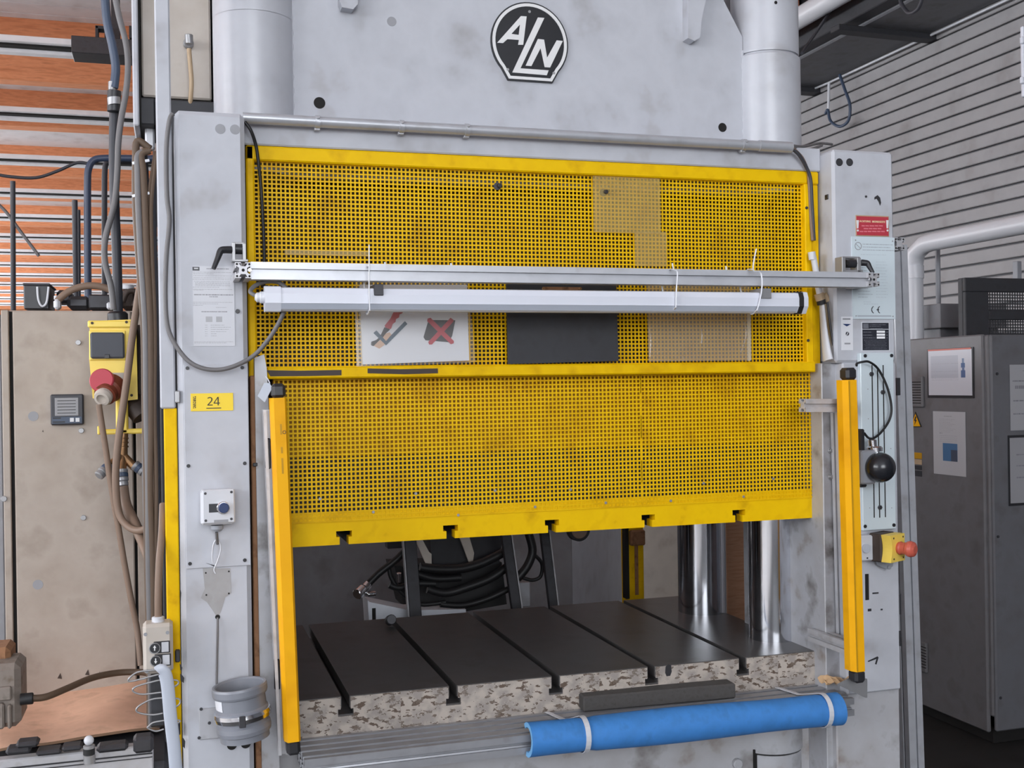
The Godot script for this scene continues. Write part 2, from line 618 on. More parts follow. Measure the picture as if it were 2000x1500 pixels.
# a page of lines that are too small to read: [x0, x1, y, height, darkness] in shares of the page
func page(key: String, w: int, h: int, ground: Color, ink: Color, rows: Array, blocks: Array = []) -> StandardMaterial3D:
	var im := Image.create(w, h, false, Image.FORMAT_RGB8)
	im.fill(ground)
	var rng := RandomNumberGenerator.new()
	rng.seed = hash(key)
	for b in blocks:
		im.fill_rect(Rect2i(int(b[0] * w), int(b[1] * h), maxi(1, int((b[2] - b[0]) * w)), maxi(1, int((b[3] - b[1]) * h))), b[4])
	for r in rows:
		var x: float = r[0] * w
		while x < r[1] * w:
			var word := rng.randf_range(0.018, 0.07) * w
			var c: Color = ground.lerp(ink, r[4] * rng.randf_range(0.75, 1.0))
			var tall := maxi(1, int(r[3] * h))
			var letter := x
			while letter < minf(x + word, r[1] * w):
				var lw := maxf(1.0, tall * rng.randf_range(0.35, 0.7))
				im.fill_rect(Rect2i(int(letter), int(r[2] * h), maxi(1, int(lw * 0.75)), tall), c)
				letter += lw
			x += word + 0.012 * w
	var m := mat(key, Color.WHITE, 0.45)
	m.albedo_texture = ImageTexture.create_from_image(im)
	return m

# ---------------------------------------------------------------- the hall
func window(n: int, at: Vector3, wide: float, tall: float, turn: float, radiance: float, c: Color):
	# a frosted, daylit pane in its frame, with the light of the same size just in front of it; «turn» is where it looks into the room
	var bs := Basis(Vector3.UP, deg_to_rad(turn))
	var f := S()
	for sg in [-1.0, 1.0]:
		box(f, at + bs * Vector3(sg * wide * 0.5, 0, 0), Vector3(0.1, tall + 0.1, 0.14), 0.01, bs)
		box(f, at + bs * Vector3(0, sg * tall * 0.5, 0), Vector3(wide + 0.1, 0.1, 0.14), 0.01, bs)
	for k in range(1, int(wide)):
		box(f, at + bs * Vector3(-wide * 0.5 + k * wide / int(wide), 0, 0), Vector3(0.05, tall, 0.1), 0.008, bs)
	var fm := StandardMaterial3D.new()
	fm.albedo_color = C8(176, 178, 182)
	fm.roughness = 0.5
	var frame := structure("window_%d" % n, f, fm)
	var pane := S()
	box(pane, at, Vector3(wide - 0.1, tall - 0.1, 0.02), 0.0, bs)
	var pm := StandardMaterial3D.new()
	pm.resource_name = "daylit_pane"
	pm.albedo_color = Color(0.85, 0.87, 0.9)
	pm.emission_enabled = true
	pm.emission = c
	pm.emission_energy_multiplier = 1.6
	part(frame, "pane", pane, pm)
	var l := AreaLight3D.new()
	l.name = "window_light_%d" % n
	l.area_size = Vector2(wide - 0.1, tall - 0.1)
	l.area_normalize_energy = false
	l.light_energy = radiance / PI
	l.light_color = c
	l.shadow_enabled = true
	l.area_range = 80.0
	add_child(l)
	l.transform = Transform3D(bs, at + bs * Vector3(0, 0, -0.09))

func hall():
	var fl := structure("floor", span(S(), Vector3(-2.2, -0.2, -46), Vector3(5.4, 0, 8.2), 0.0), M.floor, "dark grey workshop floor below the press")
	part(fl, "bounce_floor", span(S(), Vector3(-9.2, -0.2, -46), Vector3(-2.2, 0, 8.2), 0.0), M.floor_bounce)  # pale strip added out of view to bounce daylight onto the roof
	# left wall with the window openings
	var s := S()
	span(s, Vector3(-9.25, 0, -46), Vector3(-8.95, 1.9, 8.2), 0.0)
	span(s, Vector3(-9.25, 4.5, -46), Vector3(-8.95, 5.3, 8.2), 0.0)
	span(s, Vector3(-9.25, 1.9, -46), Vector3(-8.95, 1.95, -2.3), 0.0)
	span(s, Vector3(-9.25, 3.2, -46), Vector3(-8.95, 4.5, -2.3), 0.0)
	var cuts := [[-46.0, -38.0], [-30.0, -28.0], [-20.0, -18.0], [-10.0, -8.9], [-5.9, -5.5], [-2.5, -2.1], [0.9, 1.3], [4.3, 4.7], [7.7, 8.2]]
	for c in cuts:
		span(s, Vector3(-9.25, 1.9, c[0]), Vector3(-8.95, 4.5, c[1]), 0.0)
	structure("wall_left", s, M.wall_plain, "white hall wall with a row of windows")
	s = S()
	span(s, Vector3(-9.2, 0, 7.9), Vector3(5.4, 1.6, 8.2), 0.0)
	span(s, Vector3(-9.2, 4.4, 7.9), Vector3(5.4, 5.3, 8.2), 0.0)
	for c in [[-9.2, -2.4], [1.6, 5.4]]:
		span(s, Vector3(c[0], 1.6, 7.9), Vector3(c[1], 4.4, 8.2), 0.0)
	structure("wall_front", s, M.wall_plain, "white hall wall behind the viewer")
	structure("wall_back", span(S(), Vector3(-9.2, 0, -46.2), Vector3(5.4, 5.3, -45.9), 0.0), M.wall_plain, "far white end wall of the hall")
	# right wall: horizontal ribbed boards on a flat backing
	var wall := structure("wall_right", span(S(), Vector3(5.225, 0, -46), Vector3(5.5, 5.3, 8.2), 0.0), M.cable_dark, "white wall of narrow horizontal ribbed boards")
	var y := 0.02
	var rib := 0.0955
	while y < 4.0:
		var b := S()
		box(b, Vector3(5.212, y + rib * 0.5, -14.0), Vector3(0.03, rib - 0.012, 30.0), 0.005)
		part(wall, "board", b, M.wall_white)
		y += rib
	var ce := structure("ceiling", span(S(), Vector3(-9.2, 5.12, -46), Vector3(5.4, 5.35, 8.2), 0.0), M.cable_grey, "white boarded roof above brown timber beams")
	for k in 300:
		var z0 := -4.2 - k * 0.3
		if z0 < -9.2:
			break
		part(ce, "board", span(S(), Vector3(-9.0, 5.09, z0 - 0.29), Vector3(5.2, 5.12, z0), 0.004), M.roof_white)
	for k in 8:
		var zb := -9.3 - 4.98 * k
		part(ce, "roof_sheet", span(S(), Vector3(-9.0, [4.9, 4.86, 4.8, 4.78, 4.76, 4.75, 4.75, 4.75][k], zb - 4.9), Vector3(5.2, 5.12, zb), 0.0), M.roof_white)
	part(ce, "roof_sheet", span(S(), Vector3(-9.0, 5.09, -4.19), Vector3(5.2, 5.12, 8), 0.0), M.roof_white)
	var period := 4.98
	for k in range(-2, 8):
		for two in [[-9.14, 0.2], [-11.1, 0.24]]:
			var z: float = two[0] - period * k
			if z < -44.0:
				continue
			var b := S()
			span(b, Vector3(-9.0, 4.5, z - two[1]), Vector3(5.2, 5.1, z), 0.012)
			part(ce, "beam", b, M.wood)
	# duct under the roof along the right wall
	var duct := thing("wall_duct", "long dark grey duct under the roof along the ribbed white wall", "duct", Vector3(4.9, 4.0, -6))
	part(duct, "casing", span(S(), Vector3(4.62, 4.0, -30), Vector3(5.19, 4.3, 3.0), 0.01), M.cabinet_dark)
	part(duct, "lower_rail", span(S(), Vector3(4.5, 4.02, -30), Vector3(4.62, 4.16, 3.0), 0.006), M.graphite)
	var pipe := S()
	rod(pipe, Vector3(4.36, 4.16, -30), Vector3(4.36, 4.16, 3.0), 0.075, 18)
	whole("ceiling_pipe", pipe, M.light_plastic, "thick pale pipe running under the roof beside the dark grey duct", "pipe")
	var bk := S()
	beam(bk, QY(1630, 56, 3.96), QY(1842, 78, 3.96), 0.1, 0.04, 0.004, Vector3.BACK)
	whole("bracket_arm", bk, M.graphite, "dark bracket arm across the duct below the pale pipe", "bracket", "bracket arms under the duct")
	bk = S()
	beam(bk, QY(1540, 176, 3.96), QY(1613, 181, 3.96), 0.12, 0.04, 0.004, Vector3.BACK)
	whole("bracket_arm", bk, M.graphite, "short dark bracket arm under the duct beside the thick press column", "bracket", "bracket arms under the duct")
	var wire := S()
	tube(wire, PackedVector3Array([QX(1560, 186, 5.15), QX(1620, 161, 5.15), QX(1785, 84, 5.15), QX(1960, 3, 5.15), QX(2030, -30, 5.15)]), 0.009, 6)
	whole("wall_wire", wire, M.light_plastic, "thin pale wire stretched along the top of the ribbed wall", "wire")
	wire = S()
	tube(wire, spline([QX(1640, 146, 5.1), QX(1650, 175, 5.1), QX(1660, 205, 5.1), QX(1657, 235, 5.1), QX(1640, 247, 5.1), QX(1622, 236, 5.1), QX(1617, 215, 5.1), QX(1612, 222, 5.1)], 6), 0.012, 8)
	whole("hanging_cable", wire, M.cable_blue, "blue cable hanging in a loop from the wire below the duct", "cable")
	wire = S()
	rod(wire, QX(1619, 162, 5.12), QX(1618, 214, 5.12), 0.011, 8)
	whole("drop_pipe", wire, M.light_plastic, "short pale pipe hanging straight down beside the blue cable loop", "pipe")
	wire = S()
	tube(wire, spline([QX(1757, -12, 4.5), QX(1761, 8, 4.5), QX(1775, 25, 4.5), QX(1792, 18, 4.5), QX(1800, 0, 4.5), QX(1802, -10, 4.5)], 6), 0.013, 8)
	whole("hanging_cable", wire, M.cable_dark, "dark cable looping down over the duct at the top edge", "cable")
	wire = S()
	rod(wire, Q(1566, 104, -4.0), Q(1625, 18, -4.6), 0.011, 6)
	whole("slanted_cable", wire, M.cable_dark, "dark cable slanting up from the thick press column to the pale pipe", "cable")

func roof():
	# light trunking across the hall: a black rail over a pale batten, one row after another
	for k in 13:
		var z := -7.76 - 2.49 * k
		var t := thing("ceiling_trunking", ["nearest", "second", "third", "fourth", "fifth", "sixth", "seventh", "eighth", "ninth", "tenth", "eleventh", "twelfth", "farthest"][k] + " row of black and white lamp trunking under the timber roof beams", "trunking", Vector3(-2, 4.4, z), "rows of lamp trunking")
		part(t, "rail", span(S(), Vector3(-8.9, 4.425, z - 0.075), Vector3(5.1, 4.5, z + 0.02), 0.004), M.slot_black)
		part(t, "batten", span(S(), Vector3(-8.9, 4.4, z - 0.2), Vector3(5.1, 4.49, z - 0.09), 0.01), M.roof_white)
		part(t, "edge_strip", span(S(), Vector3(-8.9, 4.44, z + 0.025), Vector3(5.1, 4.49, z + 0.09), 0.004), M.roof_white)
	# steel carrier under the nearest trunking
	var zc := -6.2
	var h := thing("crane_carrier", "grey steel carrier block with a lug under the timber roof", "carrier", Q(195, 90, zc))
	part(h, "channel", slab(S(), 139, 73, 262, 106, zc, 0.25, 0.004), M.dark_steel)
	var hang := Q(225, 73, zc)
	part(h, "hanger", span(S(), Vector3(hang.x - 0.03, hang.y, zc - 0.16), Vector3(hang.x + 0.03, 5.1, zc - 0.1), 0.003), M.dark_steel)
	var lug := S()
	for e in [[186, 50, 192, 73], [204, 50, 210, 73], [186, 50, 210, 56]]:
		slab(lug, e[0], e[1], e[2], e[3], zc - 0.02, 0.1, 0.003)
	part(h, "lug", lug, M.graphite)
	part(h, "lug", slab(S(), 252, 50, 262, 74, zc - 0.02, 0.1, 0.003), M.graphite)

# ---------------------------------------------------------------- the press
func press():
	var t := thing("hydraulic_press", "big grey hydraulic press frame with round emblem plate and T-slot bed", "press", Vector3(0.8, 0, -0.4))
	# left column: rounded cover, its bolted plate, and the body below
	var s := S()
	span(s, Vector3(0.009, 0.0, -0.32), Vector3(0.143, 2.096, 0.0), 0.009)
	var lc := part(t, "column_cover", s, M.press_paint, "left grey column cover")
	for p in [[430, 252], [459, 253]]:
		part(lc, "plug", disc(S(), p[0], p[1], -0.0005, 0.0098, 0.0012, 20), M.ink_grey)
	part(lc, "screw", disc(S(), 464, 608, 0.0, 0.0045, 0.003, 8), M.black_plastic)
	var plate := part(t, "cover_plate", slab(S(), 361, 711, 487, 1108, 0.004, 0.006, 0.001), M.press_paint)
	for p in [[366, 719], [473, 718], [371, 1101], [478, 1094], [368, 910], [478, 905]]:
		part(plate, "screw", disc(S(), p[0], p[1], 0.004, 0.0036, 0.0014, 12), M.black_plastic)
	# bare patch below it, with four small holes
	var patch := part(t, "bare_patch", flat_shape(S(), [396, 1110, 450, 1110, 452, 1158, 440, 1166, 431, 1196, 424, 1206, 414, 1190, 404, 1176, 392, 1168, 400, 1150], 0.0006, 0.0008), M.primer_patch, "bare patch of older grey paint")
	for p in [[402, 1119], [447, 1116], [403, 1162], [447, 1159]]:
		part(patch, "hole", disc(S(), p[0], p[1], 0.0006, 0.0018, 0.0004, 8), M.slot_black)
	part(patch, "hole", disc(S(), 425, 1205, 0.0004, 0.0048, 0.0008, 12), M.slot_black)
	for p in [[351, 1296, 356, 1312], [352, 1316, 360, 1334], [352, 1226, 354, 1248], [356, 1440, 362, 1462], [402, 1100, 420, 1104], [352, 1150, 354, 1176]]:
		part(lc, "chip", flat_shape(S(), [p[0], p[1], (p[0] + p[2]) * 0.5, p[1] + 3, p[2], p[1] + 8, p[2] - 1, p[3], p[0] + 1, p[3] - 4], 0.0006 if p[1] != 1100 else 0.0046, 0.0008), M.dark_steel)
	# small cover at the foot with two round holes below
	var foot := part(t, "foot_cover", slab(S(), 389, 1383, 450, 1443, 0.006, 0.008, 0.0015), M.press_paint_dirty)
	for p in [[393, 1385], [389, 1441], [409, 1412]]:
		part(foot, "screw", disc(S(), p[0], p[1], 0.006, 0.0032, 0.001, 10), M.dark_steel)
	part(t, "hole_rim", disc(S(), 453, 1455, 0.0003, 0.0098, 0.0006, 18), M.slot_black)
	part(t, "hole_rim", disc(S(), 480, 1452, 0.0003, 0.0098, 0.0006, 18), M.slot_black)
	# steel edge and yellow edge strip left of the column
	s = S()
	span(s, Vector3(Q(307, 400, -0.004).x, Q(330, 798, -0.004).y, -0.06), Vector3(Q(337, 400, -0.004).x, 2.75, -0.004), 0.003)
	part(t, "edge_plate", s, M.press_paint, "tall narrow grey edge plate")
	s = S()
	span(s, Vector3(Q(324, 1100, -0.008).x, 0.25, -0.04), Vector3(Q(350, 1100, -0.008).x, Q(330, 797, -0.008).y, -0.008), 0.002)
	part(t, "yellow_edge", s, M.yellow_paint, "yellow edge strip beside the left column")
	s = S()
	span(s, Vector3(Q(303, 300, -0.17).x, 0.1, -0.9), Vector3(Q(420, 300, -0.36).x, 2.2, -0.34), 0.003)
	part(t, "column_core", s, M.graphite)
	for v in [775, 1282, 1425]:
		part(t, "hinge", slab(S(), 342, v - 12, 352, v + 12, 0.004, 0.012, 0.002), M.zinc if v == 775 else M.dark_steel)
	# right column: cover, the lower face, the inner plate with bolts
	s = S()
	span(s, Vector3(1.482, 1.588, -0.34), Vector3(1.648, 2.088, 0.0), 0.006)
	var rc := part(t, "column_cover", s, M.press_paint, "right grey column cover")
	for p in [[1639, 317], [1659, 317]]:
		part(rc, "plug", disc(S(), p[0], p[1], -0.0005, 0.0092, 0.0012, 20), M.dark_steel)
	part(rc, "screw", disc(S(), 1691, 384, 0.0, 0.0028, 0.002, 8), M.dark_steel)
	part(rc, "scuff", flat_shape(S(), [1708, 385, 1714, 381, 1719, 386, 1721, 396, 1719, 402, 1716, 394, 1712, 388, 1708, 390], 0.0005, 0.0006), M.dark_steel)
	var nub := S()
	box(nub, QX(1615, 385, 1.482), Vector3(0.004, 0.012, 0.014), 0.001)
	part(rc, "latch", nub, M.black_plastic)
	s = S()
	span(s, Vector3(1.5, 0.808, -0.34), Vector3(1.648, 1.588, 0.0), 0.004)
	var lf := part(t, "lower_cover", s, M.press_paint, "lower right column face with chipped edge")
	part(lf, "slot", slab(S(), 1690, 1121, 1697, 1172, 0.0006, 0.001, 0.0), M.slot_black)
	for p in [[1695, 1189, 1702, 1194], [1704, 1157, 1716, 1160], [1720, 1189, 1724, 1192], [1757, 1160, 1760, 1200], [1756, 1232, 1760, 1262]]:
		part(lf, "chip", slab(S(), p[0], p[1], p[2], p[3], 0.0005, 0.001, 0.0), M.dark_steel)
	part(lf, "scratch", flat_shape(S(), [1695, 1291, 1714, 1282, 1716, 1284, 1712, 1298, 1709, 1297, 1712, 1287, 1696, 1293], 0.0005, 0.0006), M.dark_steel)
	part(t, "column_foot", span(S(), Vector3(1.478, 0.0, -0.5), Vector3(1.652, 0.812, -0.012), 0.003), M.press_paint_shade)
	s = S()
	span(s, Vector3(1.463, 0.0, -0.42), Vector3(1.506, 1.588, -0.03), 0.002)
	var ip := part(t, "inner_plate", s, M.inner_plate, "bare grey plate inside the right column")
	for p in [[1622, 880], [1622, 931]]:
		var b := S()
		knob(b, Q(p[0], p[1], -0.03), Vector3.BACK, 0.0075, 0.004, 16)
		knob(b, Q(p[0], p[1], -0.027), Vector3.BACK, 0.005, 0.006, 6)
		part(ip, "bolt", b, M.zinc)
	part(ip, "slotted_strip", slab(S(), 1626, 868, 1632, 944, -0.0285, 0.003, 0.0005), M.graphite)
	# inner plates beside the left column
	s = S()
	span(s, Vector3(0.148, 0.0, -0.4), Vector3(0.168, 1.575, -0.03), 0.002)
	part(t, "inner_plate", s, M.rust, "rusty strip inside the left column")
	s = S()
	flat_shape(s, [497, 699, 516, 692, 521, 720, 530, 900, 543, 1320, 546, 1520, 512, 1520, 506, 1230, 503, 1060, 500, 900], -0.02, 0.03)
	part(t, "inner_plate", s, M.inner_plate, "bare grey plate inside the left column")
	var dents := S()
	slab(dents, 494, 904, 503, 911, -0.018, 0.004, 0.001)
	part(t, "bolt", dents, M.black_plastic)
	# crown: front plate with a slanted notch, two round sleeves, gussets, plug and holes
	var zp := -0.15
	s = S()
	var lx := Q(571, 150, zp).x
	var poly := PackedVector2Array([Vector2(lx, 2.0), Vector2(1.334, 2.0), Vector2(1.334, Q(1450, 72, zp).y), Vector2(Q(1413, 0, zp).x, Q(1413, 0, zp).y), Vector2(1.2, 2.62), Vector2(lx, 2.62)])
	extrude(s, poly, zp - 0.05, zp)
	var crown := part(t, "crown_plate", s, M.press_paint, "wide grey front plate of the press crown")
	part(crown, "plug", disc(S(), 765, 42, zp, 0.0105, 0.0008, 24), M.ink_grey)
	for p in [[624, 201], [1411, 249]]:
		part(crown, "hole", disc(S(), p[0], p[1], zp, 0.0125 if p[0] < 1000 else 0.011, 0.0006, 24), M.slot_black)
	for p in [[664, -40, 700, -40, 699, 8, 690, 18, 668, 14, 664, 4], [1344, -40, 1388, -40, 1370, 40, 1368, 72, 1357, 80, 1344, 74]]:
		var g := S()
		flat_shape(g, p, zp + 0.03, 0.03)
		part(crown, "gusset", g, M.press_paint)
	for sg in [0, 1]:
		var cx: float = 0.176 if sg == 0 else 1.412
		var cy := S()
		var top := 2.34
		lathe(cy, [Vector2(0, 2.0), Vector2(0.085, 2.0), Vector2(0.085, top - 0.004), Vector2(0.081, top), Vector2(0, top)], Transform3D(Basis(), Vector3(cx, 0, -0.18)), 56)
		var sleeve := part(t, "column_sleeve", cy, M.sleeve_paint, "round grey sleeve of the crown")
		if sg == 1:
			cy = S()
			lathe(cy, [Vector2(0, 2.335), Vector2(0.077, 2.335), Vector2(0.077, 2.344), Vector2(0.0815, 2.3445), Vector2(0.082, 2.348), Vector2(0.082, 2.8), Vector2(0, 2.8)], Transform3D(Basis(), Vector3(cx, 0, -0.18)), 56)
			var nut := part(sleeve, "nut", cy, M.sleeve_paint)
			var hole := S()
			knob(hole, Q(1515, 5, -0.099), Vector3(0.05, 0, 1), 0.004, 0.0015, 12)
			part(sleeve, "hole", hole, M.slot_black)
		else:
			cy = S()
			lathe(cy, [Vector2(0, 2.335), Vector2(0.085, 2.335), Vector2(0.085, 2.8), Vector2(0, 2.8)], Transform3D(Basis(), Vector3(cx, 0, -0.18)), 56)
			part(sleeve, "sleeve_top", cy, M.sleeve_paint)
		var weld := S()
		var wx: float = lx if sg == 0 else 1.334
		var pts := []
		var rad := []
		for k in 40:
			pts.append(Vector3(wx + sin(k * 2.3) * 0.0006, 2.02 + k * 0.0085, zp - 0.002))
			rad.append(0.0035 + 0.0012 * sin(k * 1.7))
		tube(weld, PackedVector3Array(pts), rad, 7)
		part(sleeve, "weld_seam", weld, M.press_paint)
	part(t, "crown_back", span(S(), Vector3(0.1, 2.1, -0.7), Vector3(1.49, 2.7, -0.32), 0.002), M.press_paint_shade)
	# cross beam over the guard
	part(t, "cross_beam", span(S(), Vector3(0.14, 2.045, -0.15), Vector3(1.484, 2.1, -0.052), 0.003), M.press_paint, "narrow grey cross beam above the yellow guard")
	# bed with five open T-slots, running from front to back
	var slots := []
	for u in [[675, 1375], [885, 1348], [1085, 1326], [1272, 1307], [1450, 1290]]:
		slots.append(Q(u[0], u[1], -0.08).x)
	s = S()
	extrude(s, t_slots(0.17, 1.475, 0.818, 0.898, slots, 0.0085, 0.0155, 0.024, 0.014, true), -0.82, -0.081)
	part(t, "bed_body", s, M.bed_steel, "dark steel bed")
	s = S()
	extrude(s, t_slots(0.17, 1.4755, 0.80, 0.8965, slots, 0.0105, 0.0165, 0.025, 0.015, true), -0.0808, -0.0785)
	part(t, "bed_front", s, M.chipped_paint, "flaking pale paint on the bed front")
	part(t, "oval_hole", flat_shape(S(), [1300, 1302, 1305, 1298, 1311, 1299, 1312, 1312, 1309, 1320, 1302, 1321, 1299, 1314], -0.0782, 0.001), M.dark_steel)
	var bolt := S()
	knob(bolt, Q(761, 1212, -0.72), Vector3(0, 0.3, 1), 0.014, 0.03, 12)
	part(t, "slot_stop", bolt, M.dark_steel)
	# guide columns
	for c in [[1.443, -0.238, 0.059], [1.43, -0.6, 0.0688], [0.15, -0.24, 0.03], [0.16, -0.6, 0.05]]:
		var p := S()
		rod(p, Vector3(c[0], 0.89, c[1]), Vector3(c[0], 1.5, c[1]), c[2], 48)
		part(t, "guide_column", p, M.chrome)
	# machine base below the bed
	part(t, "base_plate", span(S(), Vector3(0.15, 0.0, -0.8), Vector3(1.48, 0.82, -0.11), 0.003), M.press_paint_shade)
	s = S()
	lathe(s, [Vector2(0, 0.66), Vector2(0.083, 0.66), Vector2(0.083, 0.79), Vector2(0, 0.79)], Transform3D(Basis(), Vector3(1.38, 0, -0.16)), 40)
	part(t, "lower_sleeve", s, M.press_paint_dirty)
	s = S()
	lathe(s, [Vector2(0, 0.4), Vector2(0.08, 0.4), Vector2(0.08, 0.655), Vector2(0, 0.655)], Transform3D(Basis(), Vector3(1.38, 0, -0.16)), 40)
	part(t, "lower_sleeve", s, M.press_paint_dirty)
	s = S()
	lathe(s, [Vector2(0, 0.654), Vector2(0.076, 0.654), Vector2(0.076, 0.661), Vector2(0, 0.661)], Transform3D(Basis(), Vector3(1.38, 0, -0.16)), 40)
	part(t, "gap_ring", s, M.slot_black)
	part(t, "slot", slab(S(), 1472, 1464, 1480, 1520, -0.107, 0.01, 0.001), M.slot_black)
	part(t, "cable_gland", disc(S(), 1438, 1490, -0.11, 0.012, 0.012, 14), M.press_paint_dirty)
	emblem(t)

func t_slots(x0: float, x1: float, y0: float, y1: float, at: Array, neck: float, head: float, neck_deep: float, head_tall: float, up: bool) -> PackedVector2Array:
	# the section of a block with T-slots in its top (or bottom) face; neck and head are half widths
	var p := PackedVector2Array()
	p.append(Vector2(x0, y0))
	p.append(Vector2(x1, y0))
	p.append(Vector2(x1, y1))
	for k in range(at.size() - 1, -1, -1):
		var c: float = at[k]
		p.append(Vector2(c + neck, y1))
		p.append(Vector2(c + neck, y1 - neck_deep))
		p.append(Vector2(c + head, y1 - neck_deep))
		p.append(Vector2(c + head, y1 - neck_deep - head_tall))
		p.append(Vector2(c - head, y1 - neck_deep - head_tall))
		p.append(Vector2(c - head, y1 - neck_deep))
		p.append(Vector2(c - neck, y1 - neck_deep))
		p.append(Vector2(c - neck, y1))
	p.append(Vector2(x0, y1))
	if not up:
		for i in p.size():
			p[i].y = y0 + y1 - p[i].y
	return p

func emblem(t: Node3D):
	# round plate with a flattened foot: raised pale rim, black field, interlocking letters A, L and N
	var z := -0.144
	var c := Q(1035.0, 83.5, z)
	var r := 0.0925
	var outline := func(k: float) -> PackedVector2Array:
		var p := PackedVector2Array()
		for i in 41:
			var a := deg_to_rad(-42.0 + 264.0 * i / 40.0)
			p.append(Vector2(c.x, c.y) + Vector2(cos(a), sin(a)) * r * k)
		p.append(Vector2(c.x - 0.0535 * k, c.y - r * k * 0.955))
		p.append(Vector2(c.x + 0.0535 * k, c.y - r * k * 0.955))
		return p
	var e := part(t, "emblem_plate", extrude(S(), outline.call(1.0), zmin(z), z), M.badge_black, "round black and white emblem plate reading A L N")
	part(e, "rim", ring_shape(outline.call(0.965), outline.call(0.89), z - 0.001, z + 0.0014), M.badge_white)
	var lift := z + 0.0012
	var letters := {
		"A": [[513, 250, 652, 94, 686, 96, 666, 262, 636, 262, 641, 234, 574, 229, 548, 252], []],
		"L": [[752, 102, 790, 105, 650, 400, 815, 412, 804, 441, 602, 424], []],
		"N": [[680, 385, 752, 228, 788, 232, 806, 338, 862, 236, 898, 240, 824, 395, 792, 393, 768, 282, 714, 387], []],
	}
	for k in letters:
		var pts := []
		for i in range(0, letters[k][0].size(), 2):
			pts.append(800.0 + letters[k][0][i] / 3.0)
			pts.append(letters[k][0][i + 1] / 3.0)
		var s := S()
		flat_shape(s, pts, lift, 0.0016)
		part(e, "letter", s, M.badge_white)
	part(e, "letter_hole", flat_shape(S(), [1013, 68, 1015.5, 48, 999, 66], lift + 0.0003, 0.0012), M.badge_black)
	for p in [[1034, 23], [991.5, 136], [1081.5, 143]]:
		part(e, "rivet", disc(S(), p[0], p[1], z, 0.0033, 0.0016, 12), M.zinc)

func zmin(z: float) -> float:
	return z - 0.006

func ring_shape(outer: PackedVector2Array, inner: PackedVector2Array, z0: float, z1: float) -> SurfaceTool:
	var s := S()
	var n := outer.size()
	var f := func(p: Vector2, z: float) -> Vector3: return Vector3(p.x, p.y, z)
	for i in n:
		var j := (i + 1) % n
		var m := (outer[i] + inner[j]) * 0.5
		var mid := Vector3(m.x, m.y, (z0 + z1) * 0.5)
		quad(s, f.call(outer[i], z1), f.call(outer[j], z1), f.call(inner[j], z1), f.call(inner[i], z1), mid)
		quad(s, f.call(outer[i], z0), f.call(outer[j], z0), f.call(inner[j], z0), f.call(inner[i], z0), mid)
		quad(s, f.call(outer[i], z0), f.call(outer[j], z0), f.call(outer[j], z1), f.call(outer[i], z1), mid)
		quad(s, f.call(inner[i], z0), f.call(inner[j], z0), f.call(inner[j], z1), f.call(inner[i], z1), mid)
	return s

# ---------------------------------------------------------------- yellow guard above and the slide below
func grille(x0: float, x1: float, y0: float, y1: float, z: float, pitch: float, hole: float, thick: float) -> SurfaceTool:
	# a perforated sheet with square holes, as crossing strips
	var s := S()
	s.set_smooth_group(-1)
	var nx := int(round((x1 - x0) / pitch))
	var ny := int(round((y1 - y0) / pitch))
	var px_ := (x1 - x0) / nx
	var py_ := (y1 - y0) / ny
	var bar := pitch - hole
	for i in nx + 1:
		var x := x0 + i * px_
		box(s, Vector3(x, (y0 + y1) * 0.5, z - thick * 0.5), Vector3(bar, y1 - y0, thick), 0.0)
	for j in ny + 1:
		var y := y0 + j * py_
		box(s, Vector3((x0 + x1) * 0.5, y, z - thick * 0.5 + 0.0003), Vector3(x1 - x0, bar, thick), 0.0)
	return s

